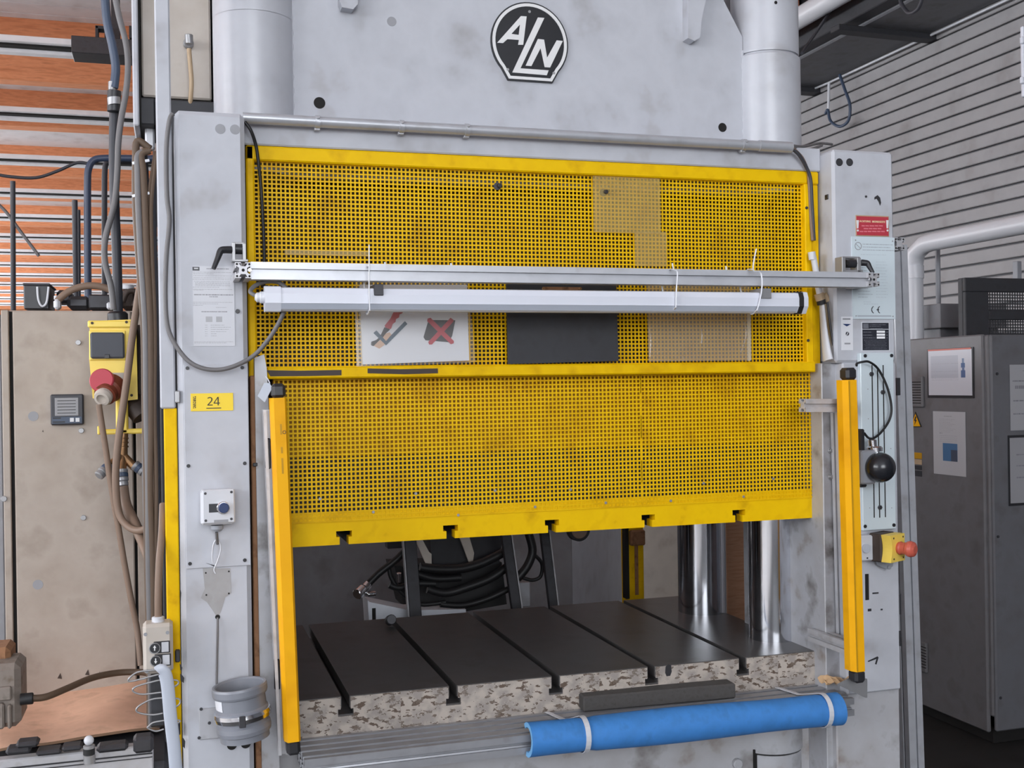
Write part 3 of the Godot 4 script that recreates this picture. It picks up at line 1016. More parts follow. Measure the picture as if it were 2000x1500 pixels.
func upper_guard():
	var z := -0.052
	var t := thing("mesh_guard", "yellow framed guard with perforated sheet across the upper press opening", "guard", Vector3(0.8, 1.567, -0.06))
	var x0 := 0.148
	var x1 := 1.478
	var yb := Q(1055, 733.5, z).y
	var yt := Q(1055, 712, z).y
	var rail := S()
	span(rail, Vector3(Q(521, 730, z).x, yb, z - 0.03), Vector3(Q(1588, 718, z).x, yt, z + 0.012), 0.003)
	part(t, "bottom_rail", rail, M.yellow_paint)
	var top0 := Q(1055, 337, z).y
	part(t, "top_rail", span(S(), Vector3(x0, top0, z - 0.03), Vector3(x1, 2.044, z), 0.003), M.yellow_paint)
	part(t, "stile", span(S(), Vector3(x0, yb, z - 0.03), Vector3(Q(499, 500, z).x, 2.044, z), 0.003), M.yellow_paint)
	part(t, "stile", span(S(), Vector3(Q(1572, 500, z).x, yb, z - 0.03), Vector3(Q(1585, 500, z).x, top0, z + 0.004), 0.002), M.yellow_paint)
	part(t, "stile", span(S(), Vector3(Q(1585, 500, z).x, yb, z - 0.03), Vector3(x1, top0, z - 0.004), 0.002), M.yellow_paint)
	part(t, "perforated_sheet", grille(Q(499, 500, z).x, Q(1572, 500, z).x, yt, top0, z - 0.012, 0.00905, 0.0058, 0.0015), M.yellow_grille)
	for p in [[973, 363], [1180, 375]]:
		var b := S()
		knob(b, Q(p[0], p[1], z - 0.012), Vector3(0.15, -0.1, 1), 0.0048, 0.012, 10)
		knob(b, Q(p[0] - 2, p[1] + 1, z - 0.012), Vector3.BACK, 0.0085, 0.002, 14)
		part(t, "bolt", b, M.dark_steel)
	for p in [[1575, 406], [1578, 665]]:
		part(t, "screw", disc(S(), p[0], p[1], z + 0.004, 0.0035, 0.003, 8), M.dark_steel)
	# two strips of brown tape on the bottom rail
	part(t, "tape_strip", flat_shape(S(), [521, 723, 580, 724, 667, 722.5, 667, 733, 600, 734.5, 528, 735], z + 0.0128, 0.001), M.tape_brown)
	part(t, "tape_strip", flat_shape(S(), [718, 719.5, 780, 721, 855, 719.5, 855.5, 729, 790, 731, 718, 729], z + 0.0128, 0.001), M.tape_brown)
	# clear film tied over part of the sheet
	var f := S()
	slab(f, 1159, 346, 1290, 455, z - 0.006, 0.0006, 0.0)
	whole("plastic_film", f, M.film_yellowed, "dusty yellowed square of film fixed on the mesh under the yellow top rail", "film")
	f = S()
	slab(f, 556, 489, 722, 499, z - 0.0075, 0.0008, 0.0)
	part(t, "strip", f, M.film_yellowed)
	f = S()
	slab(f, 1240, 452, 1302, 520, z - 0.0075, 0.0008, 0.0)
	part(t, "strip", f, M.film_yellowed)
	# dark plates added behind the sheet, standing in for the shade inside the press
	part(t, "back_plate", span(S(), Vector3(0.144, 1.6, z - 0.2), Vector3(1.482, 2.044, z - 0.19), 0.0), M.interior_shade)
	part(t, "back_plate", span(S(), Vector3(1.474, 1.6, z - 0.19), Vector3(1.481, 2.04, z - 0.03), 0.0), M.interior_shade)
	part(t, "back_plate", span(S(), Vector3(0.15, 1.6, z - 0.19), Vector3(0.156, 2.04, z - 0.03), 0.0), M.interior_shade)
	part(t, "back_plate", span(S(), Vector3(0.15, 2.034, z - 0.19), Vector3(1.481, 2.04, z - 0.03), 0.0), M.interior_shade)

func slide():
	var z := -0.08
	var t := thing("press_slide", "yellow press slide with perforated front and T-slots along its lower edge", "slide", Vector3(0.85, 1.217, -0.3))
	var slots := []
	for u in [[672, 1040], [880, 1026], [1078, 1016], [1266, 1004], [1443, 996]]:
		slots.append(Q(u[0], u[1], z).x)
	var x0 := 0.2
	var x1 := 1.478
	var s := S()
	extrude(s, t_slots(x0, x1, 1.2175, 1.285, slots, 0.0095, 0.0165, 0.016, 0.0125, false), -0.11, z)
	part(t, "front_edge", s, M.yellow_paint)
	s = S()
	extrude(s, t_slots(x0, x1, 1.2175, 1.4, slots, 0.0095, 0.0165, 0.016, 0.0125, false), -0.8, -0.1101)
	part(t, "slide_body", s, M.graphite)
	var seam := Q(1252, 860, z).x
	var y1 := 1.575
	var g := part(t, "perforated_sheet", grille(x0, seam - 0.001, 1.268, y1, z + 0.0022, 0.0092, 0.0057, 0.0015), M.yellow_grille)
	var g2 := part(t, "perforated_sheet", grille(seam + 0.001, x1, 1.268, y1, z + 0.0022, 0.0092, 0.0057, 0.0015), M.yellow_grille)
	for p in [[625, 974], [729, 1000], [812, 964], [895, 1006], [967, 958], [1045, 990], [1114, 956], [1183, 982]]:
		part(g, "screw", disc(S(), p[0], p[1], z + 0.0022, 0.0032, 0.0016, 10), M.zinc)
	for p in [[1310, 978], [1374, 944], [1452, 970], [1510, 935]]:
		part(g2, "screw", disc(S(), p[0], p[1], z + 0.0022, 0.0032, 0.0016, 10), M.zinc)
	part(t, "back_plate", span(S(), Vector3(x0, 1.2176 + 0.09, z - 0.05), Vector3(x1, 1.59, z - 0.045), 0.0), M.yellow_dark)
	part(t, "slide_top", span(S(), Vector3(x0, 1.5, -0.75), Vector3(x1, 1.64, z - 0.05), 0.0), M.graphite)

# ---------------------------------------------------------------- shelf along the bed, foam and roll on it
func shelf():
	var y := 0.82
	var x0 := 0.235
	var x1 := 1.478
	var s := S()
	profile(s, Vector3(x0, y - 0.02, -0.008), Vector3(x1, y - 0.02, -0.008), 0.136, 0.04, 4, 1, Vector3.BACK, 0.0055, 0.016)
	whole("aluminium_shelf", s, M.shelf_metal, "wide grooved aluminium profile shelf along the foot of the bed", "shelf")
	s = S()
	var a := QY(1130, 1368, y + 0.018)
	var b := QY(1424, 1342, y + 0.018)
	var d := (b - a).normalized()
	box(s, (a + b) * 0.5 + Vector3(0, 0, 0.012), Vector3(a.distance_to(b) + 0.0, 0.034, 0.045), 0.003, Basis(d, Vector3.UP, d.cross(Vector3.UP)))
	whole("foam_block", s, M.foam_grey, "long dark grey foam bar lying on the aluminium shelf", "foam block")
	# blue pipe foam, slit open along its length, clipped over the front edge of the shelf
	var p0 := Q(1030, 1445, 0.075)
	var p1 := Q(1637, 1384, 0.075)
	var ax := (p1 - p0).normalized()
	var up := ax.cross(Vector3.BACK).normalized()
	up = Vector3.UP - ax * ax.y
	up = up.normalized()
	var out := ax.cross(up).normalized()
	if out.z < 0:
		out = -out
	var t := thing("pipe_foam", "long blue slit foam tube strapped over the front of the aluminium shelf", "foam tube", (p0 + p1) * 0.5)
	s = S()
	s.set_smooth_group(3)
	var r1 := 0.036
	var r0 := 0.026
	var na := 26
	var nl := 40
	var f := func(r: float, i: int, k: int) -> Vector3:
		var w := deg_to_rad(-105.0 + 235.0 * i / na)
		var l := float(k) / nl
		var rr := r + 0.0016 * sin(l * 9.0 + w * 2.0) - (0.003 if absf(l - 0.165) < 0.013 or absf(l - 0.945) < 0.013 else 0.0)
		return p0.lerp(p1, l) + (out * cos(w) + up * sin(w)) * rr
	for k in nl:
		for i in na:
			var mid := p0.lerp(p1, (k + 0.5) / nl)
			quad(s, f.call(r1, i, k), f.call(r1, i + 1, k), f.call(r1, i + 1, k + 1), f.call(r1, i, k + 1), mid)
	part(t, "outer_skin", s, M.foam_blue)
	s = S()
	for k in nl:
		for i in na:
			var w := deg_to_rad(-105.0 + 235.0 * (i + 0.5) / na)
			var mid := p0.lerp(p1, (k + 0.5) / nl) + (out * cos(w) + up * sin(w)) * 0.1
			quad(s, f.call(r0, i, k), f.call(r0, i + 1, k), f.call(r0, i + 1, k + 1), f.call(r0, i, k + 1), mid)
	for e in [0, nl]:
		for i in na:
			quad(s, f.call(r0, i, e), f.call(r0, i + 1, e), f.call(r1, i + 1, e), f.call(r1, i, e), p0.lerp(p1, 0.5))
	for i in [0, na]:
		for k in nl:
			var w := deg_to_rad(-105.0 + 235.0 * (i + (1 if i == 0 else -1)) / na)
			var mid := p0.lerp(p1, (k + 0.5) / nl) + (out * cos(w) + up * sin(w)) * (r0 + r1) * 0.5
			quad(s, f.call(r0, i, k), f.call(r1, i, k), f.call(r1, i, k + 1), f.call(r0, i, k + 1), mid)
	part(t, "inner_skin", s, M.foam_inside, "paler blue inside of the foam")
	# two flat ties round foam and shelf
	for e in [[0.165, "pale cable tie round the left end of the blue foam tube"], [0.945, "pale cable tie round the right end of the blue foam tube"]]:
		var c := p0.lerp(p1, e[0])
		s = S()
		var pts := []
		for i in 15:
			var w := deg_to_rad(-110.0 + 210.0 * i / 14.0)
			pts.append(c + (out * cos(w) + up * sin(w)) * 0.0375)
		pts.append(Vector3(c.x - 0.012, y + 0.003, 0.0))
		pts.append(Vector3(c.x - 0.03, y + 0.003, -0.07))
		for i in pts.size() - 1:
			var m0: Vector3 = pts[i]
			var m1: Vector3 = pts[i + 1]
			var wdt := ax * 0.0055
			var nn := (m1 - m0).cross(ax).normalized() * 0.0007
			quad(s, m0 - wdt + nn, m0 + wdt + nn, m1 + wdt + nn, m1 - wdt + nn, (m0 + m1) * 0.5 - nn * 9.0)
			quad(s, m0 - wdt - nn, m0 + wdt - nn, m1 + wdt - nn, m1 - wdt - nn, (m0 + m1) * 0.5 + nn * 9.0)
			quad(s, m0 - wdt + nn, m0 - wdt - nn, m1 - wdt - nn, m1 - wdt + nn, (m0 + m1) * 0.5)
			quad(s, m0 + wdt + nn, m0 + wdt - nn, m1 + wdt - nn, m1 + wdt + nn, (m0 + m1) * 0.5)
		whole("cable_tie", s, M.light_plastic, e[1], "cable tie", "ties round the blue foam")
	# crumpled tan paper and the sheet-metal corner
	s = S()
	var tp := QY(1640, 1344, y + 0.008)
	var rng := RandomNumberGenerator.new()
	rng.seed = 5
	var grid := []
	for i in 6:
		var row := []
		for j in 12:
			row.append(tp + Vector3((j - 5.5) * 0.0056, 0.004 + rng.randf() * 0.022, (i - 2.5) * 0.009 + (j - 5.5) * 0.004))
		grid.append(row)
	for i in 5:
		for j in 11:
			quad(s, grid[i][j], grid[i][j + 1], grid[i + 1][j + 1], grid[i + 1][j], tp - Vector3(0, 1, 0))
	whole("crumpled_tape", s, M.tan_paper, "crumpled scrap of tan tape on the right end of the aluminium shelf", "scrap")
	s = S()
	flat_shape(s, [1635, 1337, 1664, 1322, 1694, 1326, 1694, 1363, 1690, 1363, 1655, 1346], 0.07, 0.003)
	whole("corner_bracket", s, M.zinc, "small sheet-metal corner below the right yellow light curtain", "bracket")

# ---------------------------------------------------------------- light curtains with their mounts
func curtain(label: String, top: Vector3, foot: Vector3, w: float, facet: float, marks: bool) -> Node3D:
	var t := thing("light_curtain", label, "light curtain", foot, "yellow light curtains in front of the press")
	var y := (top - foot).normalized()
	var x := (Vector3.RIGHT - y * y.x).normalized()
	var at := Transform3D(Basis(x, x.cross(y).cross(x), x.cross(y)), foot)
	at.basis = Basis(x, y, x.cross(y))
	var long := top.distance_to(foot)
	var lay := Transform3D(at.basis * Basis(Vector3.RIGHT, -PI / 2), foot)   # section in x, depth; runs along y
	var sect := PackedVector2Array([Vector2(-w * 0.5, 0.008), Vector2(-w * 0.5 + facet, -0.007), Vector2(w * 0.5 - 0.004, -0.007), Vector2(w * 0.5, -0.001), Vector2(w * 0.5, 0.03), Vector2(-w * 0.5, 0.03)])
	part(t, "housing", extrude(S(), sect, 0.0, long, lay), M.yellow_bright)
	for e in [[long, long + 0.027, true], [-0.024, 0.0, false]]:
		var s := S()
		box(s, at * Vector3(0.001, (e[0] + e[1]) * 0.5, -0.009), Vector3(w * 0.86, 0.028, 0.034), 0.006, at.basis)
		part(t, "end_cap", s, M.black_plastic)
	if not marks:
		var gs := S()
		box(gs, at * Vector3(-w * 0.5 + facet + 0.001, long * 0.5, 0.0068), Vector3(0.003, long - 0.004, 0.002), 0.0, at.basis)
		part(t, "groove", gs, M.yellow_dark)
	else:
		var gs := S()
		for k in [[0.06, 0.02], [0.1, 0.012], [0.13, 0.03]]:
			box(gs, at * Vector3(0.002, long - k[0], 0.0071), Vector3(0.0035, k[1], 0.0006), 0.0, at.basis)
		part(t, "faded_print", gs, M.yellow_dark)
		gs = S()
		lathe(gs, [Vector2(0.0023, 0), Vector2(0.0034, 0), Vector2(0.0034, 0.0005), Vector2(0.0023, 0.0005), Vector2(0.0023, 0)], facing(at * Vector3(0.008, long - 0.066, 0.0071), at.basis.z), 18)
		part(t, "round_mark", gs, M.tape_brown)
	return t

func light_curtains():
	var z := 0.1
	curtain("yellow light curtain bar in front of the left press column", Q(543.5, 777, z), Q(571.5, 1448, z), 0.0305, 0.006, true)
	curtain("yellow light curtain bar in front of the right press column", Q(1660.5, 742, z), Q(1677, 1311, z), 0.032, 0.0075, false)
	# vertical aluminium profile behind the left one, with two black hinges
	var s := S()
	profile(s, Q(523, 800, 0.05), Q(553, 1470, 0.05), 0.02, 0.03)
	var v := whole("upright_profile", s, M.aluminium_dull, "upright aluminium profile behind the left yellow light curtain", "profile")
	for e in [[518, 856, 529, 916], [536, 1288, 547, 1348]]:
		var b := slab(S(), e[0], e[1], e[2], e[3], 0.062, 0.014, 0.002)
		var hinge := part(v, "hinge", b, M.black_plastic, "black hinge block")
		part(hinge, "latch", slab(S(), e[0] + 1, e[1] + 20, e[0] + 6, e[1] + 36, 0.064, 0.004, 0.001), M.zinc)
	s = S()
	profile(s, Q(1636, 806, -0.01), Q(1648, 1256, -0.01), 0.02, 0.03)
	whole("upright_profile", s, M.aluminium, "upright aluminium profile behind the right yellow light curtain", "profile")
	# two short profiles that carry the right one
	s = S()
	var a := Q(1590, 790, -0.03)
	profile(s, Vector3(Q(1567, 788, 0.03).x, a.y - 0.0, 0.03), Vector3(Q(1648, 791, 0.03).x, a.y - 0.002, 0.03), 0.03, 0.03, 1, 1, Vector3.UP)
	whole("carrier_profile", s, M.aluminium_dull, "upper short aluminium profile carrying the right light curtain", "profile", "carriers of the right light curtain")
	s = S()
	var b0 := Q(1588, 1238, -0.08)
	profile(s, b0, Vector3(b0.x + 0.004, b0.y, 0.085), 0.03, 0.03, 1, 1, Vector3.RIGHT)
	whole("carrier_profile", s, M.aluminium_dull, "lower short aluminium profile carrying the right light curtain", "profile", "carriers of the right light curtain")
	# white connector tag beside the left cap
	s = S()
	flat_shape(s, [526, 748, 532, 757, 517, 786, 503, 774, 516, 748], 0.095, 0.004)
	var tag := whole("label_tag", s, M.diffuser, "small translucent tag hanging at the top of the left light curtain", "tag")
	part(tag, "cord", hose([[519, 735], [524, 742], [527, 749]], 0.093, 0.0012, 6), M.cable_tie)

# ---------------------------------------------------------------- lamp on its cross bar
func clamp_lever(t: Node3D, hub0: Vector3, hub1: Vector3, tip: Vector3):
	var s := S()
	tube(s, spline([hub0, hub0.lerp(hub1, 0.7), hub1 + (tip - hub1) * 0.06, hub1.lerp(tip, 0.45), tip], 6), [0.0075, 0.0075, 0.0075, 0.0074, 0.0073, 0.0072, 0.0072, 0.0072, 0.0071, 0.007, 0.0069, 0.0068, 0.0066, 0.0064, 0.0062, 0.006, 0.0058, 0.0056, 0.0054, 0.0052, 0.005, 0.0048, 0.0046, 0.0044, 0.0042], 10)
	part(t, "lever", s, M.black_plastic, "black clamping lever")

func lamp_bar():
	var z := 0.085
	var t := thing("cross_bar", "aluminium profile bar clamped between the columns above the tube lamp", "bar", Q(1080, 545, z))
	var w := 0.0335
	var a := Q(489, 530, z - w * 0.5)
	var b := Q(1706, 546, z - w * 0.5)
	b.y = a.y - 0.0
	var s := S()
	profile(s, a, Vector3(b.x - 0.012, a.y, a.z), w, w, 1, 1, Vector3.UP)
	part(t, "profile", s, M.aluminium)
	for e in [[475, 529], [1707, 547]]:
		var c := Q(e[0], e[1], z + 0.004)
		s = S()
		profile(s, Vector3(c.x, a.y, 0.0), Vector3(c.x, a.y, z + 0.004), 0.03, 0.03, 1, 1, Vector3.RIGHT)
		part(t, "stub_profile", s, M.aluminium_dull)
		var h := S()
		knob(h, Vector3(c.x, a.y, z + 0.0042), Vector3.BACK, 0.003, 0.0004, 10)
		for q in [[-1, -1], [-1, 1], [1, -1], [1, 1]]:
			knob(h, Vector3(c.x + q[0] * 0.0115, a.y + q[1] * 0.0115, z + 0.0042), Vector3.BACK, 0.0022, 0.0004, 8)
		part(t, "bore", h, M.slot_black)
		h = S()
		knob(h, Vector3(c.x + 0.012 * (1.0 if e[0] < 1000 else -1.0), a.y, z + 0.004), Vector3.BACK, 0.004, 0.005, 6)
		part(t, "bolt", h, M.bright_metal)
	# folded brackets above the stubs
	for e in [[453, 481, 473, 511, 1.0], [1645, 1682, 501, 532, -1.0]]:
		var br := S()
		var zf := 0.055
		slab(br, e[0], e[2], e[0] + 7, e[3], zf, 0.03, 0.001)
		slab(br, e[1] - 7, e[2] + 2, e[1], e[3], zf, 0.03, 0.001)
		slab(br, e[0], e[3] - 5, e[1] + 4, e[3], zf, 0.03, 0.001)
		slab(br, e[0] + 2, e[2], e[1] - 2, e[2] + 4, zf - 0.012, 0.018, 0.001)
		part(t, "bracket", br, M.zinc)
		var core := S()
		var cx: float = (e[0] + e[1]) * 0.5
		rod(core, Q(e[0] + 6, e[2] + 14, zf - 0.01), Q(e[1] - 6, e[2] + 14, zf - 0.01), 0.0095, 14)
		part(t, "pivot", core, M.black_plastic)
		if e[4] < 0.0:
			var hl := S()
			knob(hl, Q(1656, 514, zf), Vector3.BACK, 0.0045, 0.0006, 14)
			part(t, "bore", hl, M.slot_black)
	clamp_lever(t, Q(452, 488, 0.05), Q(432, 488, 0.055), Q(417, 525, 0.065))
	clamp_lever(t, Q(1682, 513, 0.045), Q(1694, 514, 0.05), Q(1705, 533, 0.06))
	# the tube lamp
	var zl := 0.1
	var l := thing("tube_lamp", "white sealed tube lamp tied under the aluminium cross bar", "lamp", Q(1045, 586, zl))
	var x0 := Q(518, 585, zl).x
	var x1 := Q(1561, 588, zl).x
	var yc := Q(545, 585.5, zl).y
	yc = (Q(560, 585.5, zl).y + Q(1545, 588.0, zl).y) * 0.5
	var xc := (x0 + x1) * 0.5
	var run := Transform3D(Basis(Vector3.UP, PI / 2), Vector3(x0, 0, zl - 0.022))
	# sections look along x: (depth towards the viewer is -x of the section)
	var body := PackedVector2Array()
	for p in [[0.012, -0.0225], [0.022, -0.008], [0.0225, 0.009], [0.018, 0.0205], [0.008, 0.0225], [-0.012, 0.0225], [-0.02, 0.012], [-0.02, -0.012], [-0.012, -0.0225]]:
		body.append(Vector2(-p[0], yc + p[1]))
	part(l, "housing", extrude(S(), body, 0.02, x1 - x0, run), M.white_plastic)
	var lens := PackedVector2Array()
	for p in [[-0.013, -0.023], [0.004, -0.0245], [0.016, -0.0205], [0.0226, -0.0095], [0.02, -0.0085], [-0.013, -0.01]]:
		lens.append(Vector2(-p[0], yc + p[1]))
	part(l, "lens", extrude(S(), lens, 0.03, x1 - x0 - 0.004, run), M.diffuser)
	var edge := S()
	span(edge, Vector3(x0 + 0.028, yc - 0.0095, zl - 0.004), Vector3(x1, yc - 0.008, zl + 0.0015), 0.0005)
	part(l, "seam_edge", edge, M.white_plastic)
	var cap := PackedVector2Array()
	for p in body:
		cap.append(Vector2(p.x * 1.07, yc + (p.y - yc) * 1.09))
	part(l, "end_cap", extrude(S(), cap, 0.0, 0.03, run), M.white_plastic)
	part(l, "sealing_ring", extrude(S(), cap, x1 - x0, x1 - x0 + 0.011, run), M.black_rubber)
	part(l, "end_cap", extrude(S(), cap, x1 - x0 + 0.0112, x1 - x0 + 0.022, run), M.white_plastic)
	var gl := S()
	knob(gl, Vector3(x0, yc + 0.003, zl - 0.02), Vector3.LEFT, 0.0115, 0.009, 18)
	knob(gl, Vector3(x0 - 0.009, yc + 0.003, zl - 0.02), Vector3.LEFT, 0.0095, 0.009, 18, 0.45)
	part(l, "cable_gland", gl, M.light_plastic)
	for e in [[731, 749], [1487, 1507]]:
		var c := S()
		slab(c, e[0], 555 if e[0] < 1000 else 563, e[1], 577 if e[0] < 1000 else 583, zl + 0.004, 0.05, 0.001)
		part(l, "clip", c, M.dark_steel if e[0] < 1000 else M.zinc)
	# cable ties that hold the lamp to the bar
	var ties := [
		[[[721, 478], [721, 520], [721, 566], [722, 600], [722, 606]], "cable tie round lamp and cross bar with a long tail, near the tool picture"],
		[[[1313, 514], [1316, 526], [1323, 533], [1321, 566], [1320, 600]], "thin cable tie round lamp and cross bar above the empty clear pocket"],
		[[[1477, 486], [1471, 526], [1486, 534], [1488, 562], [1482, 594], [1478, 606]], "cable tie round lamp and cross bar near the black ring of the lamp"],
	]
	for e in ties:
		s = S()
		var p := path3(e[0], 0.106)
		tube(s, spline(p, 5), 0.0028, 6, 0.4)
		var back := spline([p[p.size() - 1], p[p.size() - 1] + Vector3(0, -0.004, -0.03), p[1] + Vector3(0, -0.03, -0.06), p[1] + Vector3(0, 0.0, -0.03), p[1]], 5)
		tube(s, back, 0.0024, 6, 0.4)
		whole("cable_tie", s, M.cable_tie, e[1], "cable tie", "ties round the tube lamp")
	for e in [[753, 512, "short white tie stub on the cross bar right of the long tie tail"], [882, 514, "short white tie stub standing above the middle of the cross bar"], [1419, 520, "short white tie stub standing above the right part of the cross bar"]]:
		s = S()
		rod(s, Q(e[0], e[1] + 10, 0.06), Q(e[0] - 1, e[1], 0.062), 0.0022, 8)
		whole("tie_stub", s, M.cable_tie, e[2], "tie stub", "tie ends above the cross bar")

# ---------------------------------------------------------------- on the left column
func left_column_things():
	# the long printed notice
	var rows := [[0.34, 0.88, 0.027, 0.012, 0.9]]
	for e in [[0.0, 0.93, 0.075], [0.02, 0.5, 0.095], [0.02, 0.95, 0.118], [0.02, 0.95, 0.145], [0.0, 0.95, 0.165], [0.04, 0.9, 0.19], [0.06, 0.9, 0.205], [0.06, 0.9, 0.218], [0.06, 0.9, 0.231], [0.06, 0.9, 0.244], [0.0, 0.64, 0.262], [0.0, 0.95, 0.288], [0.02, 0.25, 0.298], [0.0, 0.95, 0.45], [0.0, 0.6, 0.47], [0.0, 0.24, 0.49], [0.55, 0.8, 0.515]]:
		rows.append([e[0], e[1], e[2], 0.006, 0.62])
	rows.append([0.03, 0.97, 0.352, 0.014, 0.85])
	rows.append([0.4, 0.6, 0.378, 0.012, 0.8])
	rows.append([0.2, 0.82, 0.565, 0.012, 0.9])
	for k in 6:
		rows.append([0.42, [0.75, 0.9, 0.85, 0.8, 0.55, 0.55][k], 0.735 + k * 0.027, 0.007, 0.6])
		rows.append([0.28, 0.34, 0.735 + k * 0.027, 0.007, 0.5])
	rows.append([0.02, 0.95, 0.945, 0.006, 0.6])
	rows.append([0.02, 0.8, 0.958, 0.006, 0.6])
	var pg := page("notice_print", 320, 640, C8(200, 201, 207), C8(52, 52, 58), rows, [[0.0, 0.012, 0.17, 0.06, C8(52, 52, 58)], [0.04, 0.022, 0.14, 0.04, C8(185, 186, 190)], [0.3, 0.63, 0.46, 0.7, C8(168, 168, 172)], [0.55, 0.63, 0.7, 0.7, C8(164, 164, 168)]])
	whole("paper_notice", sheet(377, 520, 458, 676, 0.0012, 0.0008, pg, M.paper_dull), null, "tall faded paper notice of small print on the left column", "notice")
	# yellow number label
	var lab := thing("number_label", "yellow label with the number 24 on the left column", "label", Q(414, 803, 0.006))
	part(lab, "plate", slab(S(), 372.5, 768, 455.5, 802.5, 0.0056, 0.0012, 0.0003), M.yellow_label if M.has("yellow_label") else mat("yellow_label", C8(246, 212, 40), 0.5))
	var c := Q(417, 784, 0.0058)
	part(lab, "number", text_mesh("24", 0.0165, c), M.ink)
	var small := S()
	slab(small, 403, 796.3, 432, 798, 0.006, 0.0005, 0.0)
	for k in 7:
		slab(small, 377, 775 + k * 3.4, 379 + (k % 3) * 1.3, 777 + k * 3.4, 0.006, 0.0005, 0.0)
		slab(small, 380.4, 774 + k * 3.5, 382.6, 776.6 + k * 3.4, 0.006, 0.0005, 0.0)
	part(lab, "small_print", small, M.tape_brown)
	# push-button box
	var b := thing("button_box", "white push-button box with blue button on the left column", "control box", Q(424, 1028, 0.02))
	part(b, "housing", slab(S(), 392, 958, 457, 1025, 0.048, 0.044, 0.004), M.light_plastic)
	var z := 0.052
	var lid := part(b, "lid", slab(S(), 395, 956, 459, 1022.5, z, 0.006, 0.0025), M.light_plastic)
	for p in [[401, 964], [452, 961], [402, 1017], [452, 1013.5]]:
		part(lid, "screw", disc(S(), p[0], p[1], z, 0.0026, 0.0006, 12), M.dark_steel)
	part(lid, "window", slab(S(), 408, 984, 426, 1001, z + 0.0004, 0.001, 0.0004), M.graphite)
	part(lid, "faint_stamp", slab(S(), 418, 1015, 446, 1020, z + 0.0003, 0.0008, 0.0), M.ink_grey)
	var kn := S()
	knob(kn, Q(436, 991.5, z), Vector3.BACK, 0.0122, 0.005, 28)
	part(b, "button_ring", kn, M.bright_metal)
	kn = S()
	knob(kn, Q(437, 991.5, z + 0.005), Vector3.BACK, 0.0098, 0.008, 28)
	part(b, "push_button", kn, M.button_blue, "blue push button")
	kn = S()
	knob(kn, Vector3(Q(424, 1028, 0.03).x, Q(424, 1026, 0.03).y, 0.028), Vector3.DOWN, 0.012, 0.012, 16, 0.4)
	part(b, "cable_gland", kn, M.grey_plastic)
	part(b, "cable", hose([[423, 1040, 0.028], [424, 1052, 0.02], [425, 1062, 0.01]], 0.02, 0.003, 8), M.cable_grey)
	# white strap looped below the box
	var s := S()
	tube(s, spline(path3([[415, 1099], [414, 1085], [417, 1062], [424, 1054], [430, 1064], [430, 1078], [424, 1097], [418, 1112], [421, 1120]], 0.012), 6), 0.0026, 8, 0.45)
	whole("white_strap", s, M.cable_tie, "white strap hanging in a loop under the push-button box", "strap")
	# thin cable from the hole down to the grey pipe piece
	whole("thin_cable", hose([[425, 1206, 0.003], [425, 1240, 0.01], [424, 1290, 0.012], [423, 1345, 0.02]], 0.01, 0.0021, 8), M.cable_grey, "thin grey cable running straight down the left column into the pipe socket", "cable")
	# grey pipe socket used as a holder
	var lean := Vector3(-0.125, 1.0, 0.0).normalized()
	var foot := Q(479, 1440, 0.072)
	var top := Q(467, 1336, 0.072)
	var tall := foot.distance_to(top)
	lean = (top - foot).normalized()
	var f := facing(foot, lean)
	var p := thing("pipe_socket", "grey plastic pipe socket with metal clamp band on the left column", "pipe socket", foot)
	var prof := [[0, 0.0], [0.0465, 0.0], [0.0465, 0.11], [0.0505, 0.13], [0.0515, 0.2], [0.0505, 0.28], [0.047, 0.31], [0.047, 0.36], [0.05, 0.38], [0.05, 0.56], [0.047, 0.59], [0.0465, 0.8], [0.0505, 0.82], [0.052, 0.86], [0.052, 0.96], [0.0505, 1.0], [0.0465, 1.0], [0.0445, 0.97], [0.0432, 0.8], [0.0432, 0.3], [0.0, 0.29]]
	var pr := []
	for e in prof:
		pr.append(Vector2(e[0], e[1] * tall))
	part(p, "socket", lathe(S(), pr, f, 48), M.pvc_grey)
	part(p, "clamp_band", lathe(S(), [Vector2(0.0495, 0.385 * tall), Vector2(0.053, 0.39 * tall), Vector2(0.0542, 0.46 * tall), Vector2(0.053, 0.53 * tall), Vector2(0.0495, 0.535 * tall)], f, 48), M.bright_metal)
	var screw := S()
	box(screw, f * Vector3(0, 0, 0) + lean * tall * 0.46 + Vector3(-0.003, -0.002, 0.0545), Vector3(0.012, 0.021, 0.006), 0.001)
	part(p, "clamp_screw", screw, M.dark_steel)
	var w0 := S()
	for k in 5:
		var a0 := deg_to_rad(140.0 + k * 8.0)
		var a1 := deg_to_rad(148.0 + k * 8.0)
		var bb := Basis(Vector3.FORWARD, 0.0)
		var v0 := Vector3(cos(a0), 0, sin(a0)) * 0.0478
		var v1 := Vector3(cos(a1), 0, sin(a1)) * 0.0478
		quad(w0, foot + v0 + lean * tall * 0.58, foot + v1 + lean * tall * 0.58, foot + v1 + lean * tall * 0.8, foot + v0 + lean * tall * 0.8, foot + lean * tall * 0.7)
		quad(w0, foot + v0 * 0.98 + lean * tall * 0.58, foot + v1 * 0.98 + lean * tall * 0.58, foot + v1 * 0.98 + lean * tall * 0.8, foot + v0 * 0.98 + lean * tall * 0.8, foot + lean * tall * 0.7 + v0 * 3.0)
	part(p, "sticker", w0, M.paper)

